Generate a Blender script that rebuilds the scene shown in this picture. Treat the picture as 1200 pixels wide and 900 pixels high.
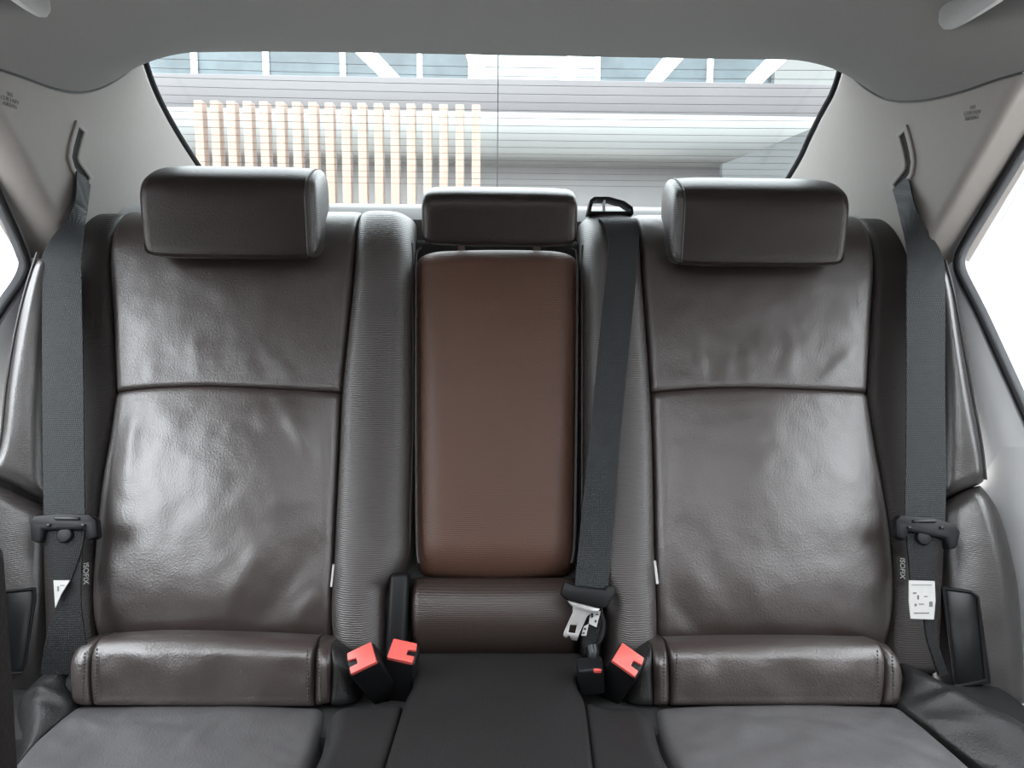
import bpy, bmesh, math, random
import numpy as np
from mathutils import Vector, Matrix, noise

# ------------------------------------------------------------------ camera, world, lights, exposure
for o in list(bpy.data.objects):
    bpy.data.objects.remove(o, do_unlink=True)
SC = bpy.context.scene
COL = SC.collection
FPX = 800.0
PITCH, YAW, ROLL = math.radians(7.0), math.radians(1.43), math.radians(0.5)
_F = np.array([math.sin(YAW) * math.cos(PITCH), math.cos(YAW) * math.cos(PITCH), -math.sin(PITCH)])
_R = np.array([math.cos(YAW), -math.sin(YAW), 0.0])
_U = np.cross(_R, _F)
CR = _R * math.cos(ROLL) + _U * math.sin(ROLL)
CU = _U * math.cos(ROLL) - _R * math.sin(ROLL)
CF = _F
cam_d = bpy.data.cameras.new('camera')
cam_d.sensor_width = 36.0
cam_d.lens = 36.0 * FPX / 1200.0
cam_d.clip_start = 0.02
cam = bpy.data.objects.new('camera', cam_d)
COL.objects.link(cam)
M = Matrix.Identity(4)
for i in range(3):
    M[i][0], M[i][1], M[i][2] = CR[i], CU[i], -CF[i]
cam.matrix_world = M
SC.camera = cam

vs = SC.view_settings
vs.view_transform = 'Standard'
vs.look = 'None'
vs.exposure = 0.0
vs.gamma = 1.0
vs.use_curve_mapping = False

SKY_LOW, SKY_HIGH, SKY_LOBE = 3.2, 12.5, 11.0
w = bpy.data.worlds.new('overcast_daylight')
SC.world = w
w.use_nodes = True
bgn = w.node_tree.nodes['Background']
bgn.inputs['Color'].default_value = (0.93, 0.965, 1.0, 1)
# overcast sky: about three times brighter overhead than at the horizon
_tc = w.node_tree.nodes.new('ShaderNodeTexCoord')
_sx = w.node_tree.nodes.new('ShaderNodeSeparateXYZ')
_mr = w.node_tree.nodes.new('ShaderNodeMapRange')
_mr.inputs['From Min'].default_value = 0.0
_mr.inputs['From Max'].default_value = 1.0
_mr.inputs['To Min'].default_value = SKY_LOW
_mr.inputs['To Max'].default_value = SKY_HIGH
w.node_tree.links.new(_tc.outputs['Generated'], _sx.inputs['Vector'])
w.node_tree.links.new(_sx.outputs['Z'], _mr.inputs['Value'])
# thinner cloud where the hidden sun stands, ahead and to the left
_dp = w.node_tree.nodes.new('ShaderNodeVectorMath')
_dp.operation = 'DOT_PRODUCT'
_dp.inputs[1].default_value = Vector((-0.25, -0.66, 0.66)).normalized()
_mx = w.node_tree.nodes.new('ShaderNodeMath')
_mx.operation = 'MAXIMUM'
_mx.inputs[1].default_value = 0.0
_pw = w.node_tree.nodes.new('ShaderNodeMath')
_pw.operation = 'POWER'
_pw.inputs[1].default_value = 7.0
_ma = w.node_tree.nodes.new('ShaderNodeMath')
_ma.operation = 'MULTIPLY_ADD'
_ma.inputs[1].default_value = SKY_LOBE
w.node_tree.links.new(_tc.outputs['Generated'], _dp.inputs[0])
w.node_tree.links.new(_dp.outputs['Value'], _mx.inputs[0])
w.node_tree.links.new(_mx.outputs[0], _pw.inputs[0])
w.node_tree.links.new(_pw.outputs[0], _ma.inputs[0])
w.node_tree.links.new(_mr.outputs['Result'], _ma.inputs[2])
w.node_tree.links.new(_ma.outputs[0], bgn.inputs['Strength'])


def area_light(name, loc, aim, sx, sy, power, color):
    d = bpy.data.lights.new(name, 'AREA')
    d.shape = 'RECTANGLE'
    d.size, d.size_y, d.energy, d.color = sx, sy, power, color
    o = bpy.data.objects.new(name, d)
    COL.objects.link(o)
    o.location = loc
    o.rotation_euler = (Vector(aim) - Vector(loc)).to_track_quat('-Z', 'Y').to_euler()
    return o


# ------------------------------------------------------------------ picture rays onto real surfaces
def ray(u, v):
    return CF + CR * ((u - 600) / FPX) + CU * ((450 - v) / FPX)


def at_y(u, v, y):
    d = ray(u, v)
    return d * (y / d[1])


class Plane:
    def __init__(s, p0, n):
        s.p = np.array(p0, float)
        n = np.array(n, float)
        s.n = n / np.linalg.norm(n)
        up = np.array([0, 0, 1.0]) if abs(s.n[2]) < 0.8 else np.array([0, 1.0, 0])
        b = up - s.n * (up @ s.n)
        s.b = b / np.linalg.norm(b)
        s.a = np.cross(s.b, s.n)

    def hit(s, u, v):
        d = ray(u, v)
        return d * ((s.p @ s.n) / (d @ s.n))

    def ab(s, u, v):
        q = s.hit(u, v) - s.p
        return np.array([q @ s.a, q @ s.b])

    def pt(s, a, b, h=0.0):
        return s.p + s.a * a + s.b * b + s.n * h

    def lift(s, h):
        return Plane(s.p + s.n * h, s.n)


def spline(pts, n=None, ts=None):
    """Catmull-Rom through pts, resampled by arc length"""
    P = np.array(pts, float)
    if len(P) == 2:
        D = np.array([P[0] + (P[1] - P[0]) * t for t in np.linspace(0, 1, 40)])
    else:
        Q = np.vstack([2 * P[0] - P[1], P, 2 * P[-1] - P[-2]])
        D = []
        for i in range(1, len(Q) - 2):
            p0, p1, p2, p3 = Q[i - 1], Q[i], Q[i + 1], Q[i + 2]
            for t in np.linspace(0, 1, 16, endpoint=False):
                D.append(0.5 * ((2 * p1) + (-p0 + p2) * t + (2 * p0 - 5 * p1 + 4 * p2 - p3) * t * t + (-p0 + 3 * p1 - 3 * p2 + p3) * t ** 3))
        D.append(Q[-2])
        D = np.array(D)
    L = np.concatenate([[0], np.cumsum(np.linalg.norm(np.diff(D, axis=0), axis=1))])
    L /= max(L[-1], 1e-9)
    if ts is None:
        ts = np.linspace(0, 1, n)
    return np.array([[np.interp(t, L, D[:, k]) for k in range(D.shape[1])] for t in ts])


# ------------------------------------------------------------------ object helpers
def root_loc(o):
    p = np.zeros(3)
    while o is not None:
        p = p + np.array(o.location)
        o = o.parent
    return p


def link_mesh(name, verts, faces, mat, parent=None, smooth=True, angle=50, origin=None, recalc=True):
    me = bpy.data.meshes.new(name)
    off = root_loc(parent) if parent is not None else (np.array(origin) if origin is not None else np.zeros(3))
    me.from_pydata([tuple(np.array(v) - off) for v in verts], [], faces)
    if recalc:
        bm = bmesh.new()
        bm.from_mesh(me)
        bmesh.ops.recalc_face_normals(bm, faces=bm.faces)
        bm.to_mesh(me)
        bm.free()
    if smooth:
        me.polygons.foreach_set('use_smooth', [True] * len(me.polygons))
        me.set_sharp_from_angle(angle=math.radians(angle))
    me.materials.append(mat)
    o = bpy.data.objects.new(name, me)
    COL.objects.link(o)
    if parent is not None:
        o.parent = parent
    elif origin is not None:
        o.location = origin
    return o


def thing(name, label, cat, loc, group=None):
    o = bpy.data.objects.new(name, None)
    o.empty_display_size = 0.05
    COL.objects.link(o)
    o.location = [float(x) for x in loc]
    o['label'] = label
    o['category'] = cat
    if group:
        o['group'] = group
    return o


def struct(o, label=None, cat=None):
    o['kind'] = 'structure'
    if label:
        o['label'] = label
    if cat:
        o['category'] = cat
    return o


class MB:
    def __init__(s):
        s.v, s.f = [], []

    def add(s, verts, faces):
        k = len(s.v)
        s.v += [np.array(x, float) for x in verts]
        s.f += [tuple(i + k for i in f) for f in faces]
        return s

    def box(s, c, size, bevel=0.0, rot=None, segs=2, taper=None):
        bm = bmesh.new()
        bmesh.ops.create_cube(bm, size=1.0)
        for v in bm.verts:
            v.co = Vector((v.co.x * size[0], v.co.y * size[1], v.co.z * size[2]))
            if taper and v.co.z > 0:
                v.co.x *= taper[0]
                v.co.y *= taper[1]
        if bevel > 0:
            bmesh.ops.bevel(bm, geom=bm.edges[:], offset=bevel, segments=segs, affect='EDGES', profile=0.5)
        bm.verts.index_update()
        R = Matrix.Identity(3) if rot is None else rot
        vv = [np.array(R @ v.co) + np.array(c, float) for v in bm.verts]
        ff = [tuple(v.index for v in f.verts) for f in bm.faces]
        bm.free()
        return s.add(vv, ff)

    def tube(s, pts, r, seg=10, closed=False, ry=None, up=(0, 0, 1)):
        P = np.array(pts, float)
        n = len(P)
        rr = r if hasattr(r, '__len__') else [r] * n
        vv, ff = [], []
        prev = None
        for i in range(n):
            if closed:
                t = P[(i + 1) % n] - P[i - 1]
            else:
                t = P[min(i + 1, n - 1)] - P[max(i - 1, 0)]
            t = t / (np.linalg.norm(t) + 1e-12)
            if prev is None:
                ref = np.array(up, float)
                if abs(ref @ t) > 0.95:
                    ref = np.array([1.0, 0, 0])
                x = np.cross(ref, t)
            else:
                x = prev - t * (prev @ t)
            x /= np.linalg.norm(x)
            prev = x
            y = np.cross(t, x)
            for k in range(seg):
                a = 2 * math.pi * k / seg
                vv.append(P[i] + x * math.cos(a) * rr[i] + y * math.sin(a) * (rr[i] if ry is None else rr[i] * ry))
        m = n if closed else n - 1
        for i in range(m):
            for k in range(seg):
                a, b = i * seg + k, i * seg + (k + 1) % seg
                c, d = ((i + 1) % n) * seg + (k + 1) % seg, ((i + 1) % n) * seg + k
                ff.append((a, b, c, d))
        if not closed:
            ff.append(tuple(range(seg - 1, -1, -1)))
            ff.append(tuple((n - 1) * seg + k for k in range(seg)))
        return s.add(vv, ff)

    def ribbon(s, Lp, Rp, th, nrm, n=60, nw=4, crown=0.0):
        """solid strap between two 3D edge polylines"""
        A, B = spline(Lp, n), spline(Rp, n)
        nr = np.array(nrm, float)
        nr /= np.linalg.norm(nr)
        vv, ff = [], []
        W = nw + 1
        for side in (0, 1):
            for i in range(n):
                t = (A[min(i + 1, n - 1)] + B[min(i + 1, n - 1)] - A[max(i - 1, 0)] - B[max(i - 1, 0)])
                ww = B[i] - A[i]
                m = np.cross(ww, t)
                m = m / (np.linalg.norm(m) + 1e-12)
                if m @ nr < 0:
                    m = -m
                for k in range(W):
                    q = k / nw
                    vv.append(A[i] + ww * q + m * ((th / 2 if side == 0 else -th / 2) + crown * (1 - (2 * q - 1) ** 2)))
        N = n * W
        for i in range(n - 1):
            for k in range(nw):
                a = i * W + k
                ff.append((a, a + W, a + W + 1, a + 1))
                ff.append((N + a, N + a + 1, N + a + W + 1, N + a + W))
            ff.append((i * W, N + i * W, N + (i + 1) * W, (i + 1) * W))
            k = nw
            ff.append((i * W + k, (i + 1) * W + k, N + (i + 1) * W + k, N + i * W + k))
        for k in range(nw):
            ff.append((k, k + 1, N + k + 1, N + k))
            e = (n - 1) * W + k
            ff.append((e, N + e, N + e + 1, e + 1))
        return s.add(vv, ff)

    def prism(s, outline, frame, th, holes=(), bevel=0.0):
        """outline in (a,b) of frame (Plane), front at h=+th/2"""
        bm = bmesh.new()
        edges = []
        for loop in [outline] + list(holes):
            vs_ = [bm.verts.new((p[0], p[1], 0)) for p in loop]
            for i in range(len(vs_)):
                edges.append(bm.edges.new((vs_[i], vs_[(i + 1) % len(vs_)])))
        bmesh.ops.triangle_fill(bm, use_beauty=True, use_dissolve=False, edges=edges, normal=(0, 0, 1))
        if not holes:
            bmesh.ops.dissolve_limit(bm, angle_limit=0.01, verts=bm.verts[:], edges=bm.edges[:])
        geom = bm.faces[:]
        r = bmesh.ops.extrude_face_region(bm, geom=geom)
        for e in r['geom']:
            if isinstance(e, bmesh.types.BMVert):
                e.co.z += th
        bm.normal_update()
        if bevel > 0:
            ed = [e for e in bm.edges if len(e.link_faces) == 2 and e.calc_face_angle(0) > 0.9]
            bmesh.ops.bevel(bm, geom=ed, offset=bevel, segments=2, affect='EDGES', profile=0.5)
        bm.verts.index_update()
        vv = [frame.pt(v.co.x, v.co.y, v.co.z - th / 2) for v in bm.verts]
        ff = [tuple(v.index for v in f.verts) for f in bm.faces]
        bm.free()
        return s.add(vv, ff)

    def build(s, name, mat, parent=None, smooth=True, angle=40, origin=None):
        return link_mesh(name, s.v, s.f, mat, parent, smooth, angle, origin)


def rp(pts):
    return pts


def prof(d, r):
    if r <= 0:
        return np.ones_like(d)
    t = np.clip(d / r, 0, 1)
    return np.sqrt(np.maximum(0, 1 - (1 - t) ** 2))


def panel(name, mat, plane, L, R, T=None, B=None, eL=(0.008, 0.006), eR=(0.008, 0.006), eT=(0.008, 0.006), eB=(0.008, 0.006),
          th=0.03, nw=48, nt=60, bulge=None, rough=0.0, rscale=18.0, wrinkles=(), parent=None, raw=False, seed=0.0, origin=None, angle=50):
    """Padded upholstery panel. L,R,T,B are outline curves (picture rays onto the plane, or plane coordinates if raw).
    eX=(radius, drop): how each edge rolls away from the viewer side."""
    cv = (lambda P: np.array([p for p in P], float)) if raw else (lambda P: np.array([plane.ab(*p) for p in P]))
    tw = np.linspace(0, 1, nw)
    tt = np.linspace(0, 1, nt)
    tw = 0.35 * tw + 0.65 * (0.5 - 0.5 * np.cos(np.pi * tw))
    tt = 0.35 * tt + 0.65 * (0.5 - 0.5 * np.cos(np.pi * tt))
    Lc, Rc = spline(cv(L), ts=tt), spline(cv(R), ts=tt)
    Tc = spline(cv(T), ts=tw) if T is not None else np.array([Lc[0] + (Rc[0] - Lc[0]) * q for q in tw])
    Bc = spline(cv(B), ts=tw) if B is not None else np.array([Lc[-1] + (Rc[-1] - Lc[-1]) * q for q in tw])
    # corners follow L and R
    Tc = Tc + (Lc[0] - Tc[0])[None] * (1 - tw)[:, None] + (Rc[0] - Tc[-1])[None] * tw[:, None]
    Bc = Bc + (Lc[-1] - Bc[0])[None] * (1 - tw)[:, None] + (Rc[-1] - Bc[-1])[None] * tw[:, None]
    W_, T_ = np.meshgrid(tw, tt)
    P = (Lc[:, None] * (1 - W_)[..., None] + Rc[:, None] * W_[..., None]
         + Tc[None] * (1 - T_)[..., None] + Bc[None] * T_[..., None]
         - (Lc[0] * ((1 - W_) * (1 - T_))[..., None] + Rc[0] * (W_ * (1 - T_))[..., None]
            + Lc[-1] * ((1 - W_) * T_)[..., None] + Rc[-1] * (W_ * T_)[..., None]))
    wid = np.linalg.norm(Rc - Lc, axis=1)[:, None]
    hei = np.linalg.norm(Bc - Tc, axis=1)[None]
    H = np.zeros_like(W_)
    H -= eL[1] * (1 - prof(W_ * wid, eL[0])) + eR[1] * (1 - prof((1 - W_) * wid, eR[0]))
    H -= eT[1] * (1 - prof(T_ * hei, eT[0])) + eB[1] * (1 - prof((1 - T_) * hei, eB[0]))
    edge = np.minimum(np.minimum(W_ * wid, (1 - W_) * wid), np.minimum(T_ * hei, (1 - T_) * hei))
    fade = np.clip(edge / 0.02, 0, 1)
    if bulge is not None:
        H += bulge(W_, T_)
    for (p0, p1, amp, wd) in wrinkles:
        a0 = np.array(p0 if raw else plane.ab(*p0))
        a1 = np.array(p1 if raw else plane.ab(*p1))
        d = a1 - a0
        ln = np.linalg.norm(d)
        d = d / ln
        q = P - a0
        s_ = q @ d
        o_ = q @ np.array([-d[1], d[0]])
        along = np.clip(s_ / ln, 0, 1)
        H += amp * np.exp(-(o_ / wd) ** 2) * np.sin(np.pi * np.clip(0.08 + 0.92 * along, 0, 1)) * ((s_ > -0.1 * ln) & (s_ < 1.0 * ln)) * np.clip(edge / 0.006, 0, 1)
    if rough:
        for i in range(nt):
            for k in range(nw):
                H[i, k] += rough * fade[i, k] * noise.fractal(Vector((P[i, k, 0] * rscale + seed, P[i, k, 1] * rscale, seed * 1.7)), 1.0, 2.0, 3)
    X = plane.p + P[..., :1] * plane.a + P[..., 1:] * plane.b + H[..., None] * plane.n
    verts = list(X.reshape(-1, 3))
    faces = []
    for i in range(nt - 1):
        for k in range(nw - 1):
            a = i * nw + k
            faces.append((a, a + nw, a + nw + 1, a + 1))
    loop = [k for k in range(nw)] + [i * nw + nw - 1 for i in range(1, nt)] + [(nt - 1) * nw + k for k in range(nw - 2, -1, -1)] + [i * nw for i in range(nt - 2, 0, -1)]
    base = len(verts)
    for i in loop:
        r_, c_ = divmod(i, nw)
        verts.append(plane.p + P[r_, c_, 0] * plane.a + P[r_, c_, 1] * plane.b - plane.n * (th - min(0, H[r_, c_])))
    m = len(loop)
    for i in range(m):
        faces.append((loop[i], loop[(i + 1) % m], base + (i + 1) % m, base + i))
    faces.append(tuple(base + i for i in range(m)))
    return link_mesh(name, verts, faces, mat, parent, True, angle, origin)


# ------------------------------------------------------------------ materials
def new_mat(name):
    m = bpy.data.materials.new(name)
    m.use_nodes = True
    nt = m.node_tree
    return m, nt, nt.nodes['Principled BSDF']


def plain(name, col, rough=0.5, metal=0.0, spec=0.5, noise_amt=0.0, nscale=40.0, bump=0.0, bscale=600.0, bdist=0.0006):
    m, nt, b = new_mat(name)
    b.inputs['Base Color'].default_value = (*col, 1)
    b.inputs['Roughness'].default_value = rough
    b.inputs['Metallic'].default_value = metal
    b.inputs['Specular IOR Level'].default_value = spec
    tc = nt.nodes.new('ShaderNodeTexCoord')
    nz = nt.nodes.new('ShaderNodeTexNoise')
    nz.inputs['Scale'].default_value = nscale
    nz.inputs['Detail'].default_value = 3
    nt.links.new(tc.outputs['Object'], nz.inputs['Vector'])
    mx = nt.nodes.new('ShaderNodeMix')
    mx.data_type = 'RGBA'
    k = noise_amt
    mx.inputs['A'].default_value = (*[c * (1 - k) for c in col], 1)
    mx.inputs['B'].default_value = (*[min(1, c * (1 + k)) for c in col], 1)
    nt.links.new(nz.outputs['Fac'], mx.inputs['Factor'])
    nt.links.new(mx.outputs['Result'], b.inputs['Base Color'])
    if bump:
        n2 = nt.nodes.new('ShaderNodeTexNoise')
        n2.inputs['Scale'].default_value = bscale
        n2.inputs['Detail'].default_value = 2
        nt.links.new(tc.outputs['Object'], n2.inputs['Vector'])
        bp = nt.nodes.new('ShaderNodeBump')
        bp.inputs['Strength'].default_value = bump
        bp.inputs['Distance'].default_value = bdist
        nt.links.new(n2.outputs['Fac'], bp.inputs['Height'])
        nt.links.new(bp.outputs['Normal'], b.inputs['Normal'])
    return m


def leather(name, col, rough, grain=0.35, ribs=0.0, rib_scale=105.0, spec=0.5):
    """dyed hide: pebble grain, optional fine pressed ribs across"""
    m, nt, b = new_mat(name)
    b.inputs['Specular IOR Level'].default_value = spec
    tc = nt.nodes.new('ShaderNodeTexCoord')
    big = nt.nodes.new('ShaderNodeTexNoise')
    big.inputs['Scale'].default_value = 9
    big.inputs['Detail'].default_value = 4
    nt.links.new(tc.outputs['Object'], big.inputs['Vector'])
    mx = nt.nodes.new('ShaderNodeMix')
    mx.data_type = 'RGBA'
    mx.inputs['A'].default_value = (*[c * 0.86 for c in col], 1)
    mx.inputs['B'].default_value = (*[c * 1.14 for c in col], 1)
    nt.links.new(big.outputs['Fac'], mx.inputs['Factor'])
    nt.links.new(mx.outputs['Result'], b.inputs['Base Color'])
    mr = nt.nodes.new('ShaderNodeMapRange')
    mr.inputs['To Min'].default_value = rough - 0.06
    mr.inputs['To Max'].default_value = rough + 0.06
    nt.links.new(big.outputs['Fac'], mr.inputs['Value'])
    nt.links.new(mr.outputs['Result'], b.inputs['Roughness'])
    vo = nt.nodes.new('ShaderNodeTexVoronoi')
    vo.inputs['Scale'].default_value = 520
    nt.links.new(tc.outputs['Object'], vo.inputs['Vector'])
    bp = nt.nodes.new('ShaderNodeBump')
    bp.inputs['Strength'].default_value = grain
    bp.inputs['Distance'].default_value = 0.0006
    nt.links.new(vo.outputs['Distance'], bp.inputs['Height'])
    last = bp
    if ribs:
        wv = nt.nodes.new('ShaderNodeTexWave')
        wv.wave_type = 'BANDS'
        wv.bands_direction = 'Z'
        wv.inputs['Scale'].default_value = rib_scale
        wv.inputs['Distortion'].default_value = 2.2
        wv.inputs['Detail'].default_value = 2
        wv.inputs['Detail Scale'].default_value = 1.5
        nt.links.new(tc.outputs['Object'], wv.inputs['Vector'])
        b2 = nt.nodes.new('ShaderNodeBump')
        b2.inputs['Strength'].default_value = ribs
        b2.inputs['Distance'].default_value = 0.0008
        nt.links.new(wv.outputs['Fac'], b2.inputs['Height'])
        nt.links.new(bp.outputs['Normal'], b2.inputs['Normal'])
        last = b2
    nt.links.new(last.outputs['Normal'], b.inputs['Normal'])
    return m


def webbing(name, col):
    m, nt, b = new_mat(name)
    b.inputs['Roughness'].default_value = 0.62
    b.inputs['Specular IOR Level'].default_value = 0.2
    tc = nt.nodes.new('ShaderNodeTexCoord')
    wv = nt.nodes.new('ShaderNodeTexWave')
    wv.bands_direction = 'Z'
    wv.inputs['Scale'].default_value = 150
    wv.inputs['Distortion'].default_value = 0.4
    nt.links.new(tc.outputs['Object'], wv.inputs['Vector'])
    wx = nt.nodes.new('ShaderNodeTexWave')
    wx.bands_direction = 'X'
    wx.inputs['Scale'].default_value = 150
    nt.links.new(tc.outputs['Object'], wx.inputs['Vector'])
    mu = nt.nodes.new('ShaderNodeMath')
    mu.operation = 'MULTIPLY'
    nt.links.new(wv.outputs['Fac'], mu.inputs[0])
    nt.links.new(wx.outputs['Fac'], mu.inputs[1])
    mx = nt.nodes.new('ShaderNodeMix')
    mx.data_type = 'RGBA'
    mx.inputs['A'].default_value = (*[c * 0.6 for c in col], 1)
    mx.inputs['B'].default_value = (*[c * 1.6 for c in col], 1)
    nt.links.new(mu.outputs[0], mx.inputs['Factor'])
    nt.links.new(mx.outputs['Result'], b.inputs['Base Color'])
    bp = nt.nodes.new('ShaderNodeBump')
    bp.inputs['Strength'].default_value = 0.6
    bp.inputs['Distance'].default_value = 0.0008
    nt.links.new(mu.outputs[0], bp.inputs['Height'])
    nt.links.new(bp.outputs['Normal'], b.inputs['Normal'])
    return m


def glass_mat(name, tint=(0.92, 0.95, 0.95)):
    m = bpy.data.materials.new(name)
    m.use_nodes = True
    nt = m.node_tree
    nt.nodes.remove(nt.nodes['Principled BSDF'])
    out = nt.nodes['Material Output']
    tr = nt.nodes.new('ShaderNodeBsdfTransparent')
    tr.inputs['Color'].default_value = (*tint, 1)
    gl = nt.nodes.new('ShaderNodeBsdfGlossy')
    gl.inputs['Roughness'].default_value = 0.02
    fr = nt.nodes.new('ShaderNodeFresnel')
    fr.inputs['IOR'].default_value = 1.3
    mx = nt.nodes.new('ShaderNodeMixShader')
    ge = nt.nodes.new('ShaderNodeNewGeometry')
    fm = nt.nodes.new('ShaderNodeMath')
    fm.operation = 'SUBTRACT'
    fm.inputs[0].default_value = 1.0
    nt.links.new(ge.outputs['Backfacing'], fm.inputs[1])
    f2 = nt.nodes.new('ShaderNodeMath')
    f2.operation = 'MULTIPLY'
    nt.links.new(fm.outputs[0], f2.inputs[0])
    nt.links.new(fr.outputs['Fac'], f2.inputs[1])
    nt.links.new(f2.outputs[0], mx.inputs['Fac'])
    nt.links.new(tr.outputs['BSDF'], mx.inputs[1])
    nt.links.new(gl.outputs['BSDF'], mx.inputs[2])
    nt.links.new(mx.outputs['Shader'], out.inputs['Surface'])
    return m


def emit(name, col, s):
    m, nt, b = new_mat(name)
    b.inputs['Base Color'].default_value = (*col, 1)
    b.inputs['Emission Color'].default_value = (*col, 1)
    b.inputs['Emission Strength'].default_value = s
    return m


def wood(name, ca, cb):
    m, nt, b = new_mat(name)
    b.inputs['Roughness'].default_value = 0.6
    tc = nt.nodes.new('ShaderNodeTexCoord')
    mp = nt.nodes.new('ShaderNodeMapping')
    mp.inputs['Scale'].default_value = (30, 30, 1.5)
    nt.links.new(tc.outputs['Object'], mp.inputs['Vector'])
    nz = nt.nodes.new('ShaderNodeTexNoise')
    nz.inputs['Scale'].default_value = 2.5
    nz.inputs['Detail'].default_value = 5
    nt.links.new(mp.outputs['Vector'], nz.inputs['Vector'])
    rm = nt.nodes.new('ShaderNodeValToRGB')
    rm.color_ramp.elements[0].position = 0.3
    rm.color_ramp.elements[0].color = (*ca, 1)
    rm.color_ramp.elements[1].position = 0.7
    rm.color_ramp.elements[1].color = (*cb, 1)
    nt.links.new(nz.outputs['Fac'], rm.inputs['Fac'])
    nt.links.new(rm.outputs['Color'], b.inputs['Base Color'])
    return m


BROWN = (0.0300, 0.0205, 0.0185)
LTH = leather('smooth_leather', BROWN, 0.40, 0.30, spec=1.0)
LTH_RIB = leather('pressed_leather', (0.024, 0.0195, 0.019), 0.38, 0.2, ribs=0.35, rib_scale=150, spec=1.0)
LTH_ARM = leather('armrest_leather', (0.074, 0.037, 0.026), 0.46, 0.2, ribs=0.22, rib_scale=150, spec=0.3)
LTH_CUSH = leather('cushion_leather', (0.013, 0.0125, 0.0128), 0.45, 0.35, spec=0.35)
LTH_STRIP = leather('shaded_strip_leather', (0.026, 0.022, 0.021), 0.5, 0.2, ribs=0.35, rib_scale=150, spec=0.25)  # gloss cut to put the shade of the recessed strips into the hide
LTH_SEATPAD = leather('sheen_cushion_leather', (0.075, 0.072, 0.074), 0.40, 0.3, spec=0.8)  # base lightened to stand in for grazing sheen on the thigh pads
PALEGLASS = plain('pale_window_glass', (0.22, 0.235, 0.24), 0.2, noise_amt=0.2, nscale=2)
LTH_BASE = leather('armrest_base_leather', (0.028, 0.019, 0.016), 0.42, 0.2, ribs=0.2, rib_scale=150, spec=0.5)
LTH_INNER = leather('inner_bolster_leather', (0.030, 0.024, 0.0225), 0.42, 0.2, ribs=0.35, rib_scale=150, spec=0.75)
LTH_SIDE = leather('side_bolster_leather', (0.030, 0.026, 0.025), 0.36, 0.2, ribs=0.12, rib_scale=150, spec=1.0)
FRONT_LTH = leather('front_seat_leather', (0.010, 0.009, 0.009), 0.5, 0.2, spec=0.15)
LTH_HEAD = leather('shaded_headrest_leather', (0.0155, 0.0110, 0.0100), 0.38, 0.30, spec=0.34)  # same hide as the seats, darkened for the shade on headrest fronts
LTH_DARK = leather('dark_leather', (0.030, 0.027, 0.027), 0.5, 0.3, spec=0.4)
FOAM = plain('dark_backing', (0.012, 0.012, 0.012), 0.85)
HEADLINER = plain('woven_headliner', (0.185, 0.181, 0.175), 0.95, spec=0.1, noise_amt=0.06, nscale=300, bump=0.25, bscale=900)
PILLAR = plain('grained_pillar_plastic', (0.205, 0.190, 0.178), 0.62, spec=0.35, noise_amt=0.04, nscale=120, bump=0.2, bscale=700)
BLACKP = plain('black_plastic', (0.008, 0.008, 0.009), 0.42, spec=0.16, bump=0.1, bscale=900)
GLOSSP = plain('satin_black_plastic', (0.010, 0.011, 0.012), 0.28, spec=0.25)
RUBBER = plain('rubber_seal', (0.035, 0.037, 0.040), 0.42, spec=0.5, noise_amt=0.1)
BODYTRIM = plain('grey_door_trim', (0.80, 0.81, 0.82), 0.5, spec=0.4, noise_amt=0.03, bump=0.1)
STEEL = plain('brushed_steel', (0.42, 0.42, 0.42), 0.32, metal=1.0, noise_amt=0.05, nscale=200)
RED = plain('red_release_plastic', (0.62, 0.09, 0.075), 0.4, noise_amt=0.05)
WHITE_TAG = plain('white_fabric_tag', (0.40, 0.395, 0.385), 0.7, noise_amt=0.1, nscale=150)
INK = plain('black_ink', (0.02, 0.02, 0.02), 0.7)
GREY_INK = plain('grey_ink', (0.12, 0.115, 0.11), 0.8)
WHITE_INK = plain('white_thread', (0.55, 0.55, 0.54), 0.7)
THREAD = plain('dark_thread', (0.02, 0.018, 0.018), 0.6)
WEB = webbing('grey_black_webbing', (0.027, 0.030, 0.032))
WEB_DARK = webbing('black_webbing', (0.014, 0.015, 0.016))
GLASS = glass_mat('clear_window_glass')
SIDE_GLASS = glass_mat('side_window_glass', (0.97, 0.98, 0.98))
CARPET = plain('dark_carpet', (0.03, 0.03, 0.032), 0.95, spec=0.1, noise_amt=0.4, nscale=300)
SHELF = plain('pale_shelf_fabric', (0.2, 0.2, 0.2), 0.9, spec=0.1, noise_amt=0.08, nscale=300)
WIRE = plain('heater_wire', (0.05, 0.045, 0.04), 0.9, spec=0.0)
WOOD = wood('pale_timber', (0.178, 0.116, 0.086), (0.21, 0.146, 0.112))
FASCIA = plain('lilac_grey_metal_panel', (0.068, 0.062, 0.064), 0.5, noise_amt=0.04, nscale=4)
WHITEWALL = plain('white_painted_metal', (0.108, 0.110, 0.107), 0.4, noise_amt=0.03, nscale=4)
GREYWALL = plain('grey_render', (0.095, 0.092, 0.092), 0.8, noise_amt=0.12, nscale=3)
DARKGREY = plain('dark_grey_metal', (0.036, 0.039, 0.040), 0.6, noise_amt=0.05, nscale=5)
PAVING = plain('concrete_paving', (0.52, 0.495, 0.47), 0.85, noise_amt=0.12, nscale=6)
BLUEGLASS = plain('blue_grey_window_glass', (0.045, 0.062, 0.070), 0.12, spec=0.5, noise_amt=0.8, nscale=2.2)
MULLION = plain('white_aluminium', (0.75, 0.78, 0.80), 0.45)
BLOCKER_BROWN = wood('light_blocker_brown', (0.020, 0.011, 0.007), (0.032, 0.018, 0.012))  # surface of the added light blocker ahead of the car
LAMP = emit('lamp_tube', (1.0, 1.0, 1.0), 3.0)

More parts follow.
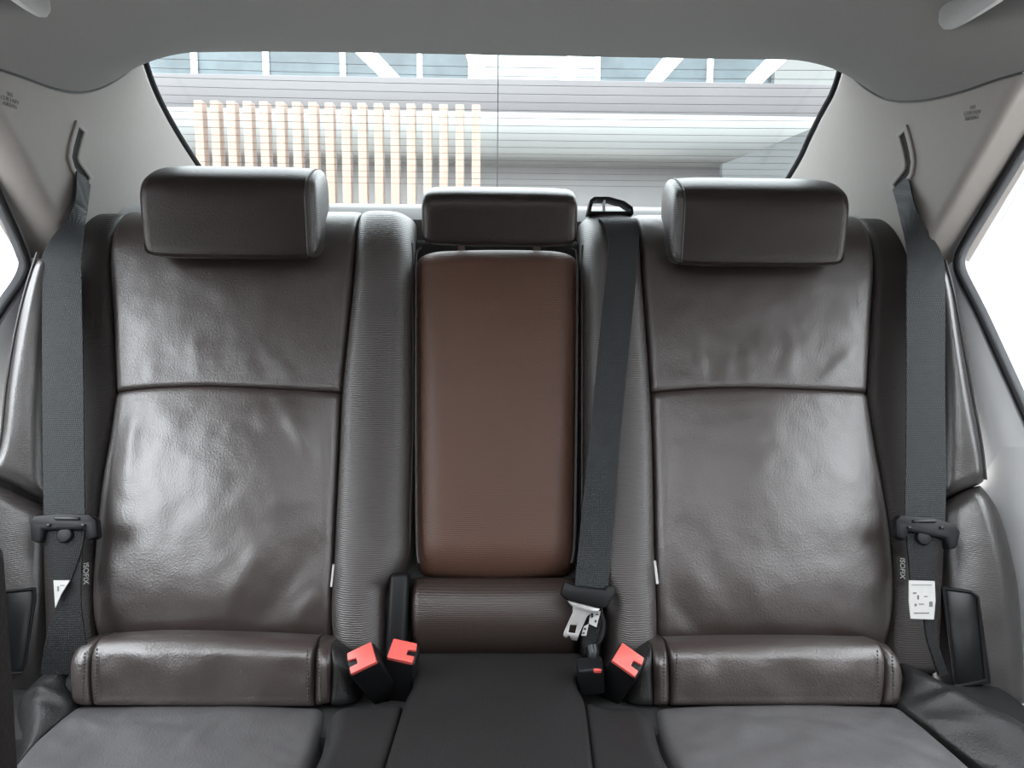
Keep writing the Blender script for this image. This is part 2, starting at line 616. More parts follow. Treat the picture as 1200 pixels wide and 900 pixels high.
# ------------------------------------------------------------------ key planes of the cabin
RECL = math.radians(25)
SEAT = Plane((0, 0.92, 0.108), (0, -math.cos(RECL), math.sin(RECL)))
WALL_L = Plane((-0.530, 0.90, 0.20), (1.0, -0.05, -0.10))
WALL_R = Plane((0.530, 0.90, 0.20), (-1.0, -0.05, -0.10))

# ------------------------------------------------------------------ ceiling (headliner)
seamL = [(0, 82), (30, 92), (60, 103), (82, 108), (100, 108), (118, 103), (135, 94), (155, 79), (168, 64)]
seamR = [(1200, 85), (1165, 95), (1130, 107), (1100, 115), (1075, 119), (1050, 119), (1030, 113), (1010, 100), (996, 86), (985, 71)]
SL = np.array([WALL_L.hit(*p) for p in seamL])
SR = np.array([WALL_R.hit(*p) for p in seamR])
Y_END = 0.5 * (SL[-1][1] + SR[-1][1])


def side_at(S, y):
    yy = S[:, 1] * (Y_END - S[0, 1]) / (S[-1, 1] - S[0, 1]) + S[0, 1] * (1 - (Y_END - S[0, 1]) / (S[-1, 1] - S[0, 1]))
    return np.array([np.interp(y, yy, S[:, 0]), y, np.interp(y, yy, S[:, 2])])


def make_ceiling():
    z_end = at_y(580, 64.5, Y_END)[2]
    ys = np.concatenate([np.array([-0.90, -0.75, -0.60, -0.45, -0.17, -0.15, 0.16, 0.19, 0.30, 0.40, 0.50, 0.60, 0.68]), np.linspace(0.70, Y_END, 40)])
    xs = np.linspace(-1, 1, 61)
    verts, faces = [], []
    for y in ys:
        l, r = side_at(SL, y), side_at(SR, y)
        zc = np.interp(y, [-0.9, 0.0, 0.3, 0.75, 0.9, 0.97, Y_END], [0.36, 0.42, 0.43, 0.415, 0.392, 0.372, z_end])
        for q in xs:
            x = l[0] + (r[0] - l[0]) * (q + 1) / 2
            ze = l[2] if q < 0 else r[2]
            k = abs(q) ** 5
            verts.append((x, y, zc + (ze - zc) * k))
    n, m = len(ys), len(xs)
    N = n * m
    verts += [(x, y, z + 0.03) for x, y, z in verts]
    for i in range(n - 1):
        for k in range(m - 1):
            a = i * m + k
            if ys[i] == -0.15 and abs(xs[k] + xs[k + 1]) / 2 < 0.82:
                continue                                   # open sunroof
            faces.append((a, a + 1, a + m + 1, a + m))
            faces.append((N + a, N + a + m, N + a + m + 1, N + a + 1))
    for i in range(n - 1):
        for a in (i * m, i * m + m - 1):
            faces.append((a, a + m, N + a + m, N + a))
    for k in range(m - 1):
        for a in (k, (n - 1) * m + k):
            faces.append((a, a + 1, N + a + 1, N + a))
    return struct(link_mesh('ceiling', verts, faces, HEADLINER, smooth=True, angle=50), 'grey woven headliner above the rear seats', 'ceiling')


ceiling = make_ceiling()
# roof rails above the doors
for sx in (-1, 1):
    MB().box((sx * 0.60, -0.10, 0.265), (0.15, 1.60, 0.05), 0.012).build('roof_rail', HEADLINER, ceiling)
# dark shut line between headliner and pillar trims
for S, P_ in ((SL, WALL_L), (SR, WALL_R)):
    pts = [p + P_.n * 0.001 for p in spline(S, 60)]
    o = MB().tube(pts, 0.0014, 6).build('headliner_seam', RUBBER, ceiling)


# ------------------------------------------------------------------ pillar trims (walls)
def make_wall(name, P_, seam, L, glass, B, label):
    # L: front edge from top to bottom, glass: rear edge
    flip = P_ is WALL_R
    kw = dict(th=0.02, nw=60, nt=60, rough=0.0)
    if not flip:
        o = panel(name, PILLAR, P_, L=L, R=glass, T=seam, B=B, eL=(0.022, 0.047), eR=(0.012, 0.010), eT=(0.002, 0.001), eB=(0, 0), **kw)
    else:
        o = panel(name, PILLAR, P_, L=glass, R=L, T=seam[::-1], B=B[::-1], eR=(0.022, 0.047), eL=(0.012, 0.010), eT=(0.002, 0.001), eB=(0, 0), **kw)
    return struct(o, label, 'pillar trim')


glassL = [(168, 64), (173, 82), (183, 108), (197, 136), (214, 165), (232, 193), (275, 258)]
glassR = [(987, 71), (984, 85), (976, 108), (964, 130), (949, 160), (933, 193), (890, 262)]
frontL = [(-58, 66), (-14, 130), (16, 180), (70, 284), (110, 360)]
frontR = [(1208, 70), (1183, 112), (1150, 176), (1088, 292), (1050, 365)]
wallL = make_wall('wall_left', WALL_L, [(-58, 66), (-30, 72)] + seamL, frontL, glassL, [(110, 360), (180, 310), (275, 258)], 'grey pillar trim with belt slot left of the rear window')
wallR = make_wall('wall_right', WALL_R, [(1208, 70), (1204, 80)] + seamR, frontR, glassR, [(1050, 365), (970, 315), (890, 262)], 'grey pillar trim with belt slot right of the rear window')


def offset_poly(pts, d):
    """outline of a bent strip of half width d (list) around centreline pts"""
    P = np.array(pts, float)
    n = len(P)
    A, B = [], []
    for i in range(n):
        t = P[min(i + 1, n - 1)] - P[max(i - 1, 0)]
        t /= np.linalg.norm(t)
        m = np.array([-t[1], t[0]])
        dd = d[i] if hasattr(d, '__len__') else d
        A.append(P[i] + m * dd)
        B.append(P[i] - m * dd)
    return A + B[::-1]


def belt_slot(P_, cl, parent):
    c = [P_.ab(*p) for p in cl]
    # extend ends for the bezel
    c = spline(c, 9)
    e0 = c[0] + (c[0] - c[1]) / np.linalg.norm(c[0] - c[1]) * 0.006
    e1 = c[-1] + (c[-1] - c[-2]) / np.linalg.norm(c[-1] - c[-2]) * 0.006
    cc = np.vstack([e0, c, e1])
    bz = MB().prism(offset_poly(cc, 0.0120), P_.lift(0.001), 0.005, holes=[offset_poly(c, 0.0052)], bevel=0.0012).build('slot_bezel', PILLAR, parent)
    MB().prism(offset_poly(c, 0.0054), P_.lift(0.0003), 0.0012).build('slot', FOAM, bz)


belt_slot(WALL_L, [(93, 152), (88, 170), (85, 186), (90, 197), (101, 212)], wallL)
belt_slot(WALL_R, [(1059, 157), (1064, 175), (1067, 195), (1062, 206), (1051, 220)], wallR)


def text_mesh(s, size):
    c = bpy.data.curves.new('lettering', 'FONT')
    c.body = s
    c.size = size
    c.align_x = 'CENTER'
    c.align_y = 'CENTER'
    c.extrude = 0.00015
    o = bpy.data.objects.new('lettering', c)
    COL.objects.link(o)
    bpy.context.view_layer.update()
    dg = bpy.context.evaluated_depsgraph_get()
    me = bpy.data.meshes.new_from_object(o.evaluated_get(dg))
    vv = [np.array(v.co) for v in me.vertices]
    ff = [tuple(p.vertices) for p in me.polygons]
    bpy.data.objects.remove(o, do_unlink=True)
    bpy.data.meshes.remove(me)
    return vv, ff


def text_on(mb, s, size, plane, centre, xdir, lift=0.0005):
    vv, ff = text_mesh(s, size)
    x = np.array(xdir, float)
    x = x - plane.n * (x @ plane.n)
    x /= np.linalg.norm(x)
    y = np.cross(plane.n, x)
    mb.add([np.array(centre) + x * v[0] + y * v[1] + plane.n * (v[2] + lift) for v in vv], ff)


for P_, pa, pb, par in ((WALL_L, (11, 117), (14, 118), wallL), (WALL_R, (1140, 132), (1143, 131.5), wallR)):
    mb = MB()
    c = P_.hit(*pa)
    xd = P_.hit(*pb) - c
    yd = np.cross(P_.n, xd / np.linalg.norm(xd))
    for k, s in enumerate(('SRS', 'CURTAIN', 'AIRBAG')):
        text_on(mb, s, 0.0060, P_, c + yd * (0.0056 * (1 - k)), xd, lift=0.0008)
    mb.build('airbag_lettering', GREY_INK, par, smooth=False)

# ------------------------------------------------------------------ rear window
GT_Y, GT_Z = Y_END + 0.005, at_y(580, 62, Y_END)[2] + 0.004
GLS = Plane((0, GT_Y, GT_Z), (0, -0.178, -0.36))     # faces down and forward
# plane direction: from top edge down the slope
sl = np.array([0, 0.36, -0.178])
sl /= np.linalg.norm(sl)
GLS.b = -sl
GLS.a = np.array([1.0, 0, 0])
GLS.n = np.cross(GLS.a, GLS.b)
GLEN = 0.42


def glass_pt(x, s, h=0.0):
    curve = 0.02 * (1 - (x / 0.55) ** 2)
    return GLS.p + GLS.a * x - GLS.b * s + np.array([0, 0.6, 0.25]) * curve * min(1, s / 0.05) + GLS.n * h


def make_rear_window():
    nx, ns = 40, 24
    verts, faces = [], []
    for side in (0, 1):
        for j in range(ns + 1):
            s = GLEN * j / ns
            half = 0.545 + 0.02 * j / ns
            for i in range(nx + 1):
                verts.append(glass_pt(-half + 2 * half * i / nx, s, -0.004 * side))
    W = nx + 1
    N = (ns + 1) * W
    for j in range(ns):
        for i in range(nx):
            a = j * W + i
            faces.append((a, a + 1, a + W + 1, a + W))
            faces.append((N + a, N + a + W, N + a + W + 1, N + a + 1))
    for j in range(ns):
        for a in (j * W, j * W + nx):
            faces.append((a, a + W, N + a + W, N + a))
    for i in range(nx):
        for a in (i, ns * W + i):
            faces.append((a, a + 1, N + a + 1, N + a))
    o = struct(link_mesh('window_1', verts, faces, GLASS), 'sloping rear window with thin heater wires', 'window')
    # heater wires on the inside of the pane
    mb = MB()
    for k in range(17):
        s = 0.030 + 0.0185 * k
        pts = [glass_pt(x, s - 0.006 * (x / 0.5) ** 2, 0.0012) for x in np.linspace(-0.535, 0.535, 24)]
        mb.tube(pts, 0.00036, 4)
    mb.build('heater_wires', WIRE, o)
    pts = [glass_pt(0.002, s, 0.0012) for s in np.linspace(0.0, GLEN - 0.02, 12)]
    MB().tube(pts, 0.0008, 5).build('antenna_wire', RUBBER, o)
    # black seals down both sides, along the trim edges
    for P_, g in ((WALL_L, glassL), (WALL_R, glassR)):
        pts = spline([P_.hit(*p) for p in g], 40)
        sgn = 1 if P_ is WALL_L else -1
        pts = [p + np.array([sgn * 0.002, 0.006, 0.0]) - P_.n * 0.004 for p in pts]
        MB().tube(pts, 0.0045, 8).build('window_seal', BLACKP, o)
    return o


window = make_rear_window()

# parcel shelf
zb = 0.19
mb = MB()
n = 12
prof_pts = [(0.985, 0.085), (0.99, 0.112), (1.02, 0.130), (1.20, 0.160), (1.46, 0.196), (1.46, 0.17), (1.05, 0.08), (1.0, 0.05)]
vv = [(x, y, z) for x in (-0.60, 0.60) for y, z in prof_pts]
k = len(prof_pts)
ff = [(i, (i + 1) % k, k + (i + 1) % k, k + i) for i in range(k)] + [tuple(range(k)), tuple(range(2 * k - 1, k - 1, -1))]
shelf = link_mesh('trim_1', vv, ff, SHELF, angle=30)
struct(shelf, 'pale fabric parcel shelf between seat back and rear window', 'parcel shelf')

# ------------------------------------------------------------------ rear bench backrest
back = thing('rear_bench', 'dark brown leather backrest of the rear bench with fold-down centre armrest', 'seat backrest', (0, 0.72, -0.40))


def bul(amp, px=1.0, py=1.0, cx=0.5, cy=0.5):
    return lambda W, T: amp * np.clip(1 - (abs(W - cx) * 2) ** 2 * px, 0, 1) * np.clip(1 - (abs(T - cy) * 2) ** 2 * py, 0, 1)


# foam core behind the panels
mb = MB()
mb.prism([(-0.44, -0.60), (0.44, -0.60), (0.44, -0.01), (-0.44, -0.01)], SEAT.lift(-0.065), 0.06, bevel=0.01)
mb.build('seat_core', FOAM, back)

# shoulder and lumbar inserts
insL_top = [(134, 227), (416, 227)]
panel('shoulder_insert', LTH, SEAT, L=[(134, 227), (127, 300), (131, 380), (134, 458)], R=[(418, 227), (414, 310), (405, 400), (399, 459)],
      B=[(134, 458), (180, 454), (240, 452), (320, 455), (399, 459)], eT=(0.085, 0.055), eB=(0.007, 0.006), eL=(0.010, 0.007), eR=(0.010, 0.007),
      th=0.06, nw=70, nt=70, rough=0.0012, bulge=bul(0.002), parent=back, seed=1.3,
      wrinkles=[((229, 385), (231, 447), 0.00090, 0.0065), ((300, 405), (312, 452), -0.00070, 0.0104), ((180, 420), (176, 455), 0.00060, 0.0078),
                ((330, 420), (345, 455), 0.00060, 0.0078), ((262, 395), (258, 452), -0.00050, 0.0091)])
panel('lumbar_insert', LTH, SEAT, L=[(134, 458), (127, 510), (118, 565), (110, 640), (104, 720), (106, 765)], R=[(399, 459), (395, 540), (390, 640), (386, 720), (386, 765)],
      T=[(134, 458), (180, 454), (240, 452), (320, 455), (399, 459)], eB=(0.085, 0.030), eT=(0.010, 0.006), eL=(0.012, 0.008), eR=(0.012, 0.008),
      th=0.06, nw=80, nt=90, rough=0.0016, bulge=bul(0.012, 1, 1, 0.45, 0.45), parent=back, seed=2.1,
      wrinkles=[((330, 470), (372, 545), 0.0030, 0.010), ((310, 640), (255, 730), 0.0022, 0.012), ((370, 640), (290, 745), -0.0025, 0.014),
                ((375, 690), (330, 750), 0.0022, 0.010), ((160, 480), (150, 590), 0.002, 0.010)])
panel('shoulder_insert', LTH, SEAT, L=[(748, 231), (753, 310), (759, 390), (764, 459)], R=[(1018, 233), (1026, 305), (1022, 380), (1018, 459)],
      B=[(764, 459), (820, 455), (880, 454), (950, 456), (1018, 459)], eT=(0.085, 0.055), eB=(0.007, 0.006), eL=(0.010, 0.007), eR=(0.010, 0.007),
      th=0.06, nw=70, nt=70, rough=0.0014, bulge=bul(0.003), parent=back, seed=3.3,
      wrinkles=[((815, 405), (822, 455), 0.00130, 0.0078), ((832, 400), (836, 452), -0.00100, 0.0078), ((876, 410), (877, 452), 0.00100, 0.0078),
                ((928, 400), (922, 450), 0.00090, 0.0091), ((1005, 408), (960, 448), 0.00130, 0.0078), ((985, 378), (1012, 385), 0.00100, 0.0078), ((850, 415), (856, 452), 0.00075, 0.0065)])
panel('lumbar_insert', LTH, SEAT, L=[(764, 459), (767, 540), (769, 640), (772, 720), (776, 770)], R=[(1018, 459), (1026, 515), (1036, 570), (1045, 630), (1050, 700), (1049, 770)],
      T=[(764, 459), (820, 455), (880, 454), (950, 456), (1018, 459)], eB=(0.085, 0.030), eT=(0.010, 0.006), eL=(0.012, 0.008), eR=(0.012, 0.008),
      th=0.06, nw=80, nt=90, rough=0.0014, bulge=bul(0.012, 1, 1, 0.55, 0.45), parent=back, seed=4.6,
      wrinkles=[((790, 640), (850, 735), 0.0020, 0.016), ((785, 700), (830, 752), -0.0020, 0.010), ((870, 660), (900, 740), 0.0012, 0.018)])

# strips between inserts and belts
panel('side_strip', LTH_STRIP, SEAT.lift(-0.006), L=[(60, 229), (50, 330), (48, 460), (45, 600), (50, 790)], R=[(134, 229), (127, 300), (131, 380), (134, 458), (127, 510), (118, 565), (110, 640), (104, 720), (106, 790)],
      eT=(0.085, 0.055), eL=(0.02, 0.01), eR=(0.012, 0.008), th=0.06, nw=30, nt=80, bulge=bul(0.004), parent=back)
panel('side_strip', LTH_STRIP, SEAT.lift(-0.006), L=[(1016, 235), (1026, 305), (1022, 380), (1018, 459), (1026, 515), (1036, 570), (1045, 630), (1050, 700), (1049, 790)], R=[(1098, 237), (1108, 330), (1110, 460), (1112, 600), (1105, 790)],
      eT=(0.085, 0.055), eR=(0.02, 0.01), eL=(0.012, 0.008), th=0.06, nw=30, nt=80, bulge=bul(0.004), parent=back)

# bolsters beside the armrest
panel('inner_bolster', LTH_INNER, SEAT.lift(0.004), L=[(417, 227), (414, 310), (405, 400), (399, 459), (395, 540), (390, 640), (386, 720), (392, 780)],
      R=[(482, 231), (484, 300), (484, 400), (484, 500), (481, 600), (479, 650), (466, 678), (455, 692), (453, 730), (452, 785)],
      eT=(0.085, 0.055), eL=(0.016, 0.012), eR=(0.028, 0.030), eB=(0.03, 0.02), th=0.07, nw=50, nt=110, bulge=bul(0.010, 1, 0.3), parent=back)
panel('inner_bolster', LTH_INNER, SEAT.lift(0.004), L=[(684, 233), (682, 300), (682, 400), (682, 500), (682, 600), (683, 660), (694, 684), (704, 700), (708, 730), (712, 785)],
      R=[(749, 231), (753, 310), (759, 390), (764, 459), (767, 540), (769, 640), (772, 720), (772, 780)],
      eT=(0.085, 0.055), eR=(0.016, 0.012), eL=(0.028, 0.030), eB=(0.03, 0.02), th=0.07, nw=50, nt=110, bulge=bul(0.010, 1, 0.3), parent=back)
for pts in ([(482, 285), (483, 300), (483.5, 400), (483, 500), (480, 600), (478, 648), (466, 675), (455, 690), (453, 730), (452, 770)],
            [(683, 288), (682.5, 300), (682.5, 400), (682.5, 500), (682.5, 600), (683.5, 655), (694, 682), (704, 700)]):
    MB().tube(spline([SEAT.lift(-0.014).hit(*p) for p in pts], 70), 0.0018, 6).build('piping', LTH_DARK, back)

# fold-down armrest
arm = panel('armrest', LTH_ARM, SEAT.lift(0.002), L=[(492, 288), (486, 296), (485, 330), (485, 480), (486, 640), (490, 674)], R=[(671, 288), (679, 296), (679, 330), (678, 480), (676, 640), (671, 674)],
            T=[(492, 288), (580, 286), (671, 288)], B=[(490, 674), (580, 678), (671, 674)], eL=(0.038, 0.026), eR=(0.038, 0.026), eT=(0.030, 0.024), eB=(0.040, 0.028),
            th=0.05, nw=60, nt=90, bulge=bul(0.008), rough=0.0006, parent=back)
for sgn, pts in ((1, [(494, 290), (488, 297), (487.5, 330), (487.5, 480), (488.5, 630), (491, 660)]), (-1, [(669, 290), (676, 297), (676.5, 330), (675.5, 480), (673.5, 630), (670, 660)])):
    MB().tube(spline([SEAT.lift(-0.004).hit(*p) for p in pts], 60), 0.0016, 6).build('piping', LTH_DARK, arm)
panel('armrest_base_pad', LTH_BASE, SEAT.lift(-0.006), L=[(483, 676), (482, 700), (482, 775)], R=[(676, 676), (678, 700), (678, 775)], eT=(0.030, 0.02), eB=(0.05, 0.035), eL=(0.01, 0.01), eR=(0.01, 0.01),
      th=0.05, nw=40, nt=40, bulge=bul(0.010, 0.3, 1, 0.5, 0.4), parent=back)
mb = MB()
mb.box(SEAT.lift(-0.012).hit(467, 718), (0.022, 0.03, 0.085), 0.006, Matrix.Rotation(-RECL, 3, 'X'), 3)
mb.build('armrest_hinge_cover', BLACKP, back)
mb = MB()
mb.box(SEAT.lift(-0.014).hit(690, 722), (0.020, 0.03, 0.085), 0.006, Matrix.Rotation(-RECL, 3, 'X'), 3)
mb.build('armrest_hinge_cover', BLACKP, back)

# small white tags in the seams
for q in ([(390, 661), (392, 661.5), (389, 688), (387, 687.5)], [(766, 657), (768.5, 657), (772, 684), (769, 684.5)]):
    P_ = SEAT.lift(0.012)
    MB().prism([P_.ab(*p) for p in q], P_, 0.0012).build('seam_tag', WHITE_TAG, back)


def isofix(c, parent):
    P_ = SEAT.lift(0.010)
    u, v = c
    q = [(u - 5, v - 14), (u + 4, v - 13), (u + 4, v + 14), (u - 5, v + 13)]
    t = MB().prism([P_.ab(*p) for p in q], P_, 0.002).build('anchor_tag', LTH_DARK, parent)
    mb = MB()
    text_on(mb, 'ISOFIX', 0.0078, P_, P_.hit(u - 0.5, v), P_.hit(u, v + 5) - P_.hit(u, v), lift=0.0016)
    mb.build('tag_lettering', WHITE_INK, t, smooth=False)


isofix((102, 672), back)
isofix((1057, 666), back)

# ------------------------------------------------------------------ headrests
def headrest(label, u0, u1, v0, v1, y, depth, group, seams=(-1, 1), rake=12):
    """cushion with rounded top, seamed side panels and two posts; profile swept across the width"""
    c = at_y((u0 + u1) / 2, (v0 + v1) / 2, y)
    xl, xr = at_y(u0, (v0 + v1) / 2, y)[0], at_y(u1, (v0 + v1) / 2, y)[0]
    w_ = (xr - xl)
    zt, zb_ = at_y(580, v0, y + depth * 0.25)[2], at_y(580, v1, y)[2]
    h = zt - zb_
    t = thing('headrest', label, 'headrest', (c[0], y + depth * 0.5, zb_), group)
    cx = (xl + xr) / 2
    # side profile (y forward negative), z up, closed
    prf = [(0.14, 0.02), (0.10, 0.08), (0.02, 0.35), (-0.05, 0.60), (-0.02, 0.74), (0.09, 0.83), (0.30, 0.915), (0.52, 0.975), (0.70, 0.995), (0.88, 0.93), (0.98, 0.74), (0.98, 0.58), (0.80, 0.46), (0.66, 0.36), (0.60, 0.15), (0.56, 0.03), (0.40, -0.02), (0.12, -0.015)]
    P = spline(prf + [prf[0]], 65)[:-1]
    cen = P.mean(axis=0)
    n = len(P)
    rk = math.tan(math.radians(rake))

    def section(x, k):
        out = []
        for a, b in P:
            aa, bb = cen[0] + (a - cen[0]) * k, cen[1] + (b - cen[1]) * (k if True else 1)
            out.append((x, y + aa * depth + bb * h * rk * 0.5, zb_ + bb * h))
        return out

    r = 0.028
    st = []
    for q in np.linspace(0, 1, 8):
        ang = q * math.pi / 2
        st.append((-w_ / 2 + r * (1 - math.sin(ang)) if False else -w_ / 2 + r * (1 - math.cos(math.pi / 2 - ang)) * 0 + r * (1 - math.sin(ang)), math.cos(ang)))
    # stations from the centre out to the seam, then the side panel
    xs = [-w_ / 2 + 0.010, -w_ / 2 + 0.014, -w_ / 2 + 0.022, -w_ / 2 + 0.04]
    xs = xs + list(np.linspace(-w_ / 2 + 0.06, w_ / 2 - 0.06, 9)) + [-x for x in xs[::-1]]
    verts, faces = [], []
    for x in xs:
        e = (w_ / 2 - abs(x)) / 0.05
        k = 1.0 - 0.06 * max(0, 1 - e) ** 2
        verts += section(cx + x, k)
    for i in range(len(xs) - 1):
        for j in range(n):
            a, b = i * n + j, i * n + (j + 1) % n
            faces.append((a, b, b + n, a + n))
    faces.append(tuple(range(n)))
    faces.append(tuple((len(xs) - 1) * n + j for j in range(n - 1, -1, -1)))
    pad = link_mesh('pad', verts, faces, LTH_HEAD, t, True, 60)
    for s in (-1, 1):
        verts, faces = [], []
        sts = [(0.011, 0.935), (0.008, 0.95), (0.004, 0.94), (0.001, 0.90), (-0.002, 0.80), (-0.004, 0.6), (-0.005, 0.3), (-0.005, 0.05)]
        if s not in seams:
            sts = [(0.0105, 0.9618), (0.007, 0.945), (0.004, 0.92), (0.001, 0.87), (-0.001, 0.78), (-0.0025, 0.6), (-0.003, 0.3), (-0.003, 0.05)]
        for off, k in sts:
            verts += section(cx + s * (w_ / 2 - off), k)
        for i in range(len(sts) - 1):
            for j in range(n):
                a, b = i * n + j, i * n + (j + 1) % n
                faces.append((a, b, b + n, a + n))
        faces.append(tuple(range(n)))
        faces.append(tuple((len(sts) - 1) * n + j for j in range(n - 1, -1, -1)))
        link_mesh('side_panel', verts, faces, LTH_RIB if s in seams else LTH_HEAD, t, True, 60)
        if s in seams:
            ring = section(cx + s * (w_ / 2 - 0.0095), 0.958)
            MB().tube(ring, 0.0013, 6, closed=True).build('piping', LTH_DARK, t)
        px = cx + s * w_ * 0.27
        MB().tube([(px, y + depth * 0.62, zb_ + h * 0.42), (px, y + depth * 0.95, zb_ + h * 0.30), (px, y + depth * 1.15, zb_ + h * 0.10), (px, y + depth * 1.15, zb_ - 0.03)], 0.005, 10).build('post', STEEL, t)
    return t


headrest('wide dark brown leather headrest in front of the timber slats', 160, 366, 191, 303, 0.845, 0.078, None, (1,))
headrest('smaller middle headrest above the fold-down armrest', 495, 676, 213, 285, 0.850, 0.075, None, ())
headrest('wide dark brown leather headrest in front of the white canopy, right of the middle belt', 794, 999, 197, 306, 0.845, 0.078, None, (-1,))

# ------------------------------------------------------------------ outboard side bolsters
SBL = Plane(SEAT.hit(52, 450) + SEAT.n * 0.022, (0.50, -0.80, 0.30))
SBR = Plane(SEAT.hit(1107, 450) + SEAT.n * 0.022, (-0.50, -0.80, 0.30))


def side_bolster(label, P_, up, low, plate, base, mirror, backing):
    t = thing('side_bolster', label, 'side bolster', base, None)
    E = dict(eT=(0.02, 0.02), eB=(0.014, 0.014), th=0.05, nw=40, nt=60, rough=0.0008)
    if not mirror:
        panel('bolster_pad', LTH_SIDE, P_, L=up[0], R=up[1], eL=(0.010, 0.012), eR=(0.03, 0.02), bulge=bul(0.006), parent=t, **E)
        panel('hip_pad', LTH_SIDE, P_.lift(-0.003), L=low[0], R=low[1], T=low[2], eL=(0.02, 0.02), eR=(0.03, 0.02), bulge=bul(0.008), parent=t, **E)
        MB().tube(spline([P_.lift(-0.012).hit(*p) for p in up[0]], 50), 0.0018, 6).build('piping', LTH_DARK, t)
    else:
        panel('bolster_pad', LTH_SIDE, P_, L=up[1], R=up[0], eR=(0.010, 0.012), eL=(0.03, 0.02), bulge=bul(0.006), parent=t, **E)
        panel('hip_pad', LTH_SIDE, P_.lift(-0.003), L=low[1], R=low[0], T=low[2][::-1], eR=(0.02, 0.02), eL=(0.03, 0.02), bulge=bul(0.008), parent=t, **E)
        MB().tube(spline([P_.lift(-0.012).hit(*p) for p in up[0]], 50), 0.0018, 6).build('piping', LTH_DARK, t)
    MB().prism([P_.ab(*p) for p in backing], P_.lift(-0.055), 0.02).build('backing', FOAM, t)
    Q = P_.lift(0.010)
    ring = [Q.ab(*p) for p in plate]
    cc = np.mean(ring, axis=0)
    inner = [cc + (np.array(p) - cc) * np.array([0.78, 0.93]) for p in ring]
    fr = MB().prism(ring, Q, 0.010, holes=[inner], bevel=0.0015).build('plate_frame', BLACKP, t)
    inner2 = [cc + (np.array(p) - cc) * np.array([0.80, 0.94]) for p in ring]
    MB().prism(inner2, Q.lift(-0.001), 0.006, bevel=0.001).build('trim_plate', GLOSSP, t)
    return t


side_bolster('brown ribbed leather side bolster behind the belt nearest the dark front seat edge', SBL,
             ([(44, 296), (30, 340), (18, 390), (8, 450), (0, 520), (-14, 552)], [(70, 292), (66, 360), (64, 450), (62, 540), (62, 592)]),
             ([(-20, 560), (-30, 640), (-34, 720), (-38, 830)], [(64, 596), (68, 650), (72, 720), (72, 815)], [(-20, 560), (10, 572), (40, 586), (64, 596)]),
             [(2, 692), (42, 688), (43, 700), (30, 782), (26, 790), (2, 792)], (-0.50, 0.76, -0.40), False, [(62, 300), (48, 310), (-12, 560), (-32, 700), (-40, 900), (90, 900), (90, 600)])
side_bolster('brown ribbed leather side bolster behind the belt with the white label', SBR,
             ([(1108, 305), (1118, 345), (1128, 400), (1139, 460), (1150, 520), (1155, 562)], [(1092, 300), (1096, 360), (1098, 450), (1098, 540), (1098, 588)]),
             ([(1152, 566), (1172, 598), (1188, 650), (1198, 710), (1206, 830)], [(1096, 592), (1094, 650), (1094, 720), (1094, 820)], [(1152, 566), (1130, 574), (1112, 584), (1096, 592)]),
             [(1103, 687), (1138, 692), (1147, 698), (1161, 800), (1118, 806), (1114, 770)], (0.50, 0.76, -0.40), True, [(1096, 308), (1108, 315), (1143, 560), (1186, 700), (1200, 900), (1062, 900), (1068, 600)])

# ------------------------------------------------------------------ rear bench cushion
cush = thing('rear_seat_cushion', 'dark leather bench cushion with flap covers along the foot of the backrest', 'seat cushion', (0, 0.45, -0.50))
CU0 = Plane((0, 0.645, -0.410), (0, 0.10, 1.0))
CUM = Plane((0, 0.700, -0.380), (0, 0.03, 1.0))
FLP = Plane((0, 0.645, -0.410), (0, -0.957, 0.29))
panel('thigh_pad', LTH_SEATPAD, CU0, L=[(86, 826), (55, 852), (23, 884), (-60, 1000), (-200, 1350)], R=[(380, 827), (372, 865), (357, 905), (330, 1000), (250, 1350)], eT=(0.01, 0.008), eL=(0.012, 0.010), eR=(0.010, 0.008), eB=(0.06, 0.06),
      th=0.10, nw=60, nt=90, rough=0.0022, rscale=22, bulge=bul(0.006, 1, 0.4), parent=cush, seed=5.1,
      wrinkles=[((95, 845), (130, 862), 0.002, 0.006), ((85, 842), (95, 865), 0.0016, 0.005), ((250, 850), (205, 900), 0.0022, 0.008), ((320, 880), (350, 892), 0.0016, 0.005)])
panel('thigh_pad', LTH_SEATPAD, CU0, L=[(768, 827), (776, 865), (796, 905), (830, 1000), (900, 1350)], R=[(1055, 826), (1092, 856), (1148, 905), (1230, 1000), (1380, 1350)], eT=(0.01, 0.008), eR=(0.012, 0.010), eL=(0.010, 0.008), eB=(0.06, 0.06),
      th=0.10, nw=60, nt=90, rough=0.0022, rscale=22, bulge=bul(0.006, 1, 0.4), parent=cush, seed=6.7,
      wrinkles=[((868, 846), (872, 880), 0.0022, 0.008), ((1045, 835), (1022, 860), 0.0014, 0.005), ((930, 880), (950, 905), 0.0016, 0.006), ((840, 880), (800, 892), 0.0016, 0.008)])
panel('middle_pad', LTH_CUSH, CUM, L=[(478, 758), (484, 795), (473, 822), (447, 905), (415, 1000), (300, 1350)], R=[(684, 758), (676, 795), (686, 822), (697, 905), (715, 1000), (770, 1350)], eT=(0.02, 0.02), eL=(0.008, 0.006), eR=(0.008, 0.006), eB=(0.06, 0.06),
      th=0.10, nw=50, nt=80, rough=0.0008, parent=cush, seed=7.7, wrinkles=[((560, 815), (640, 817), 0.0010, 0.004)])
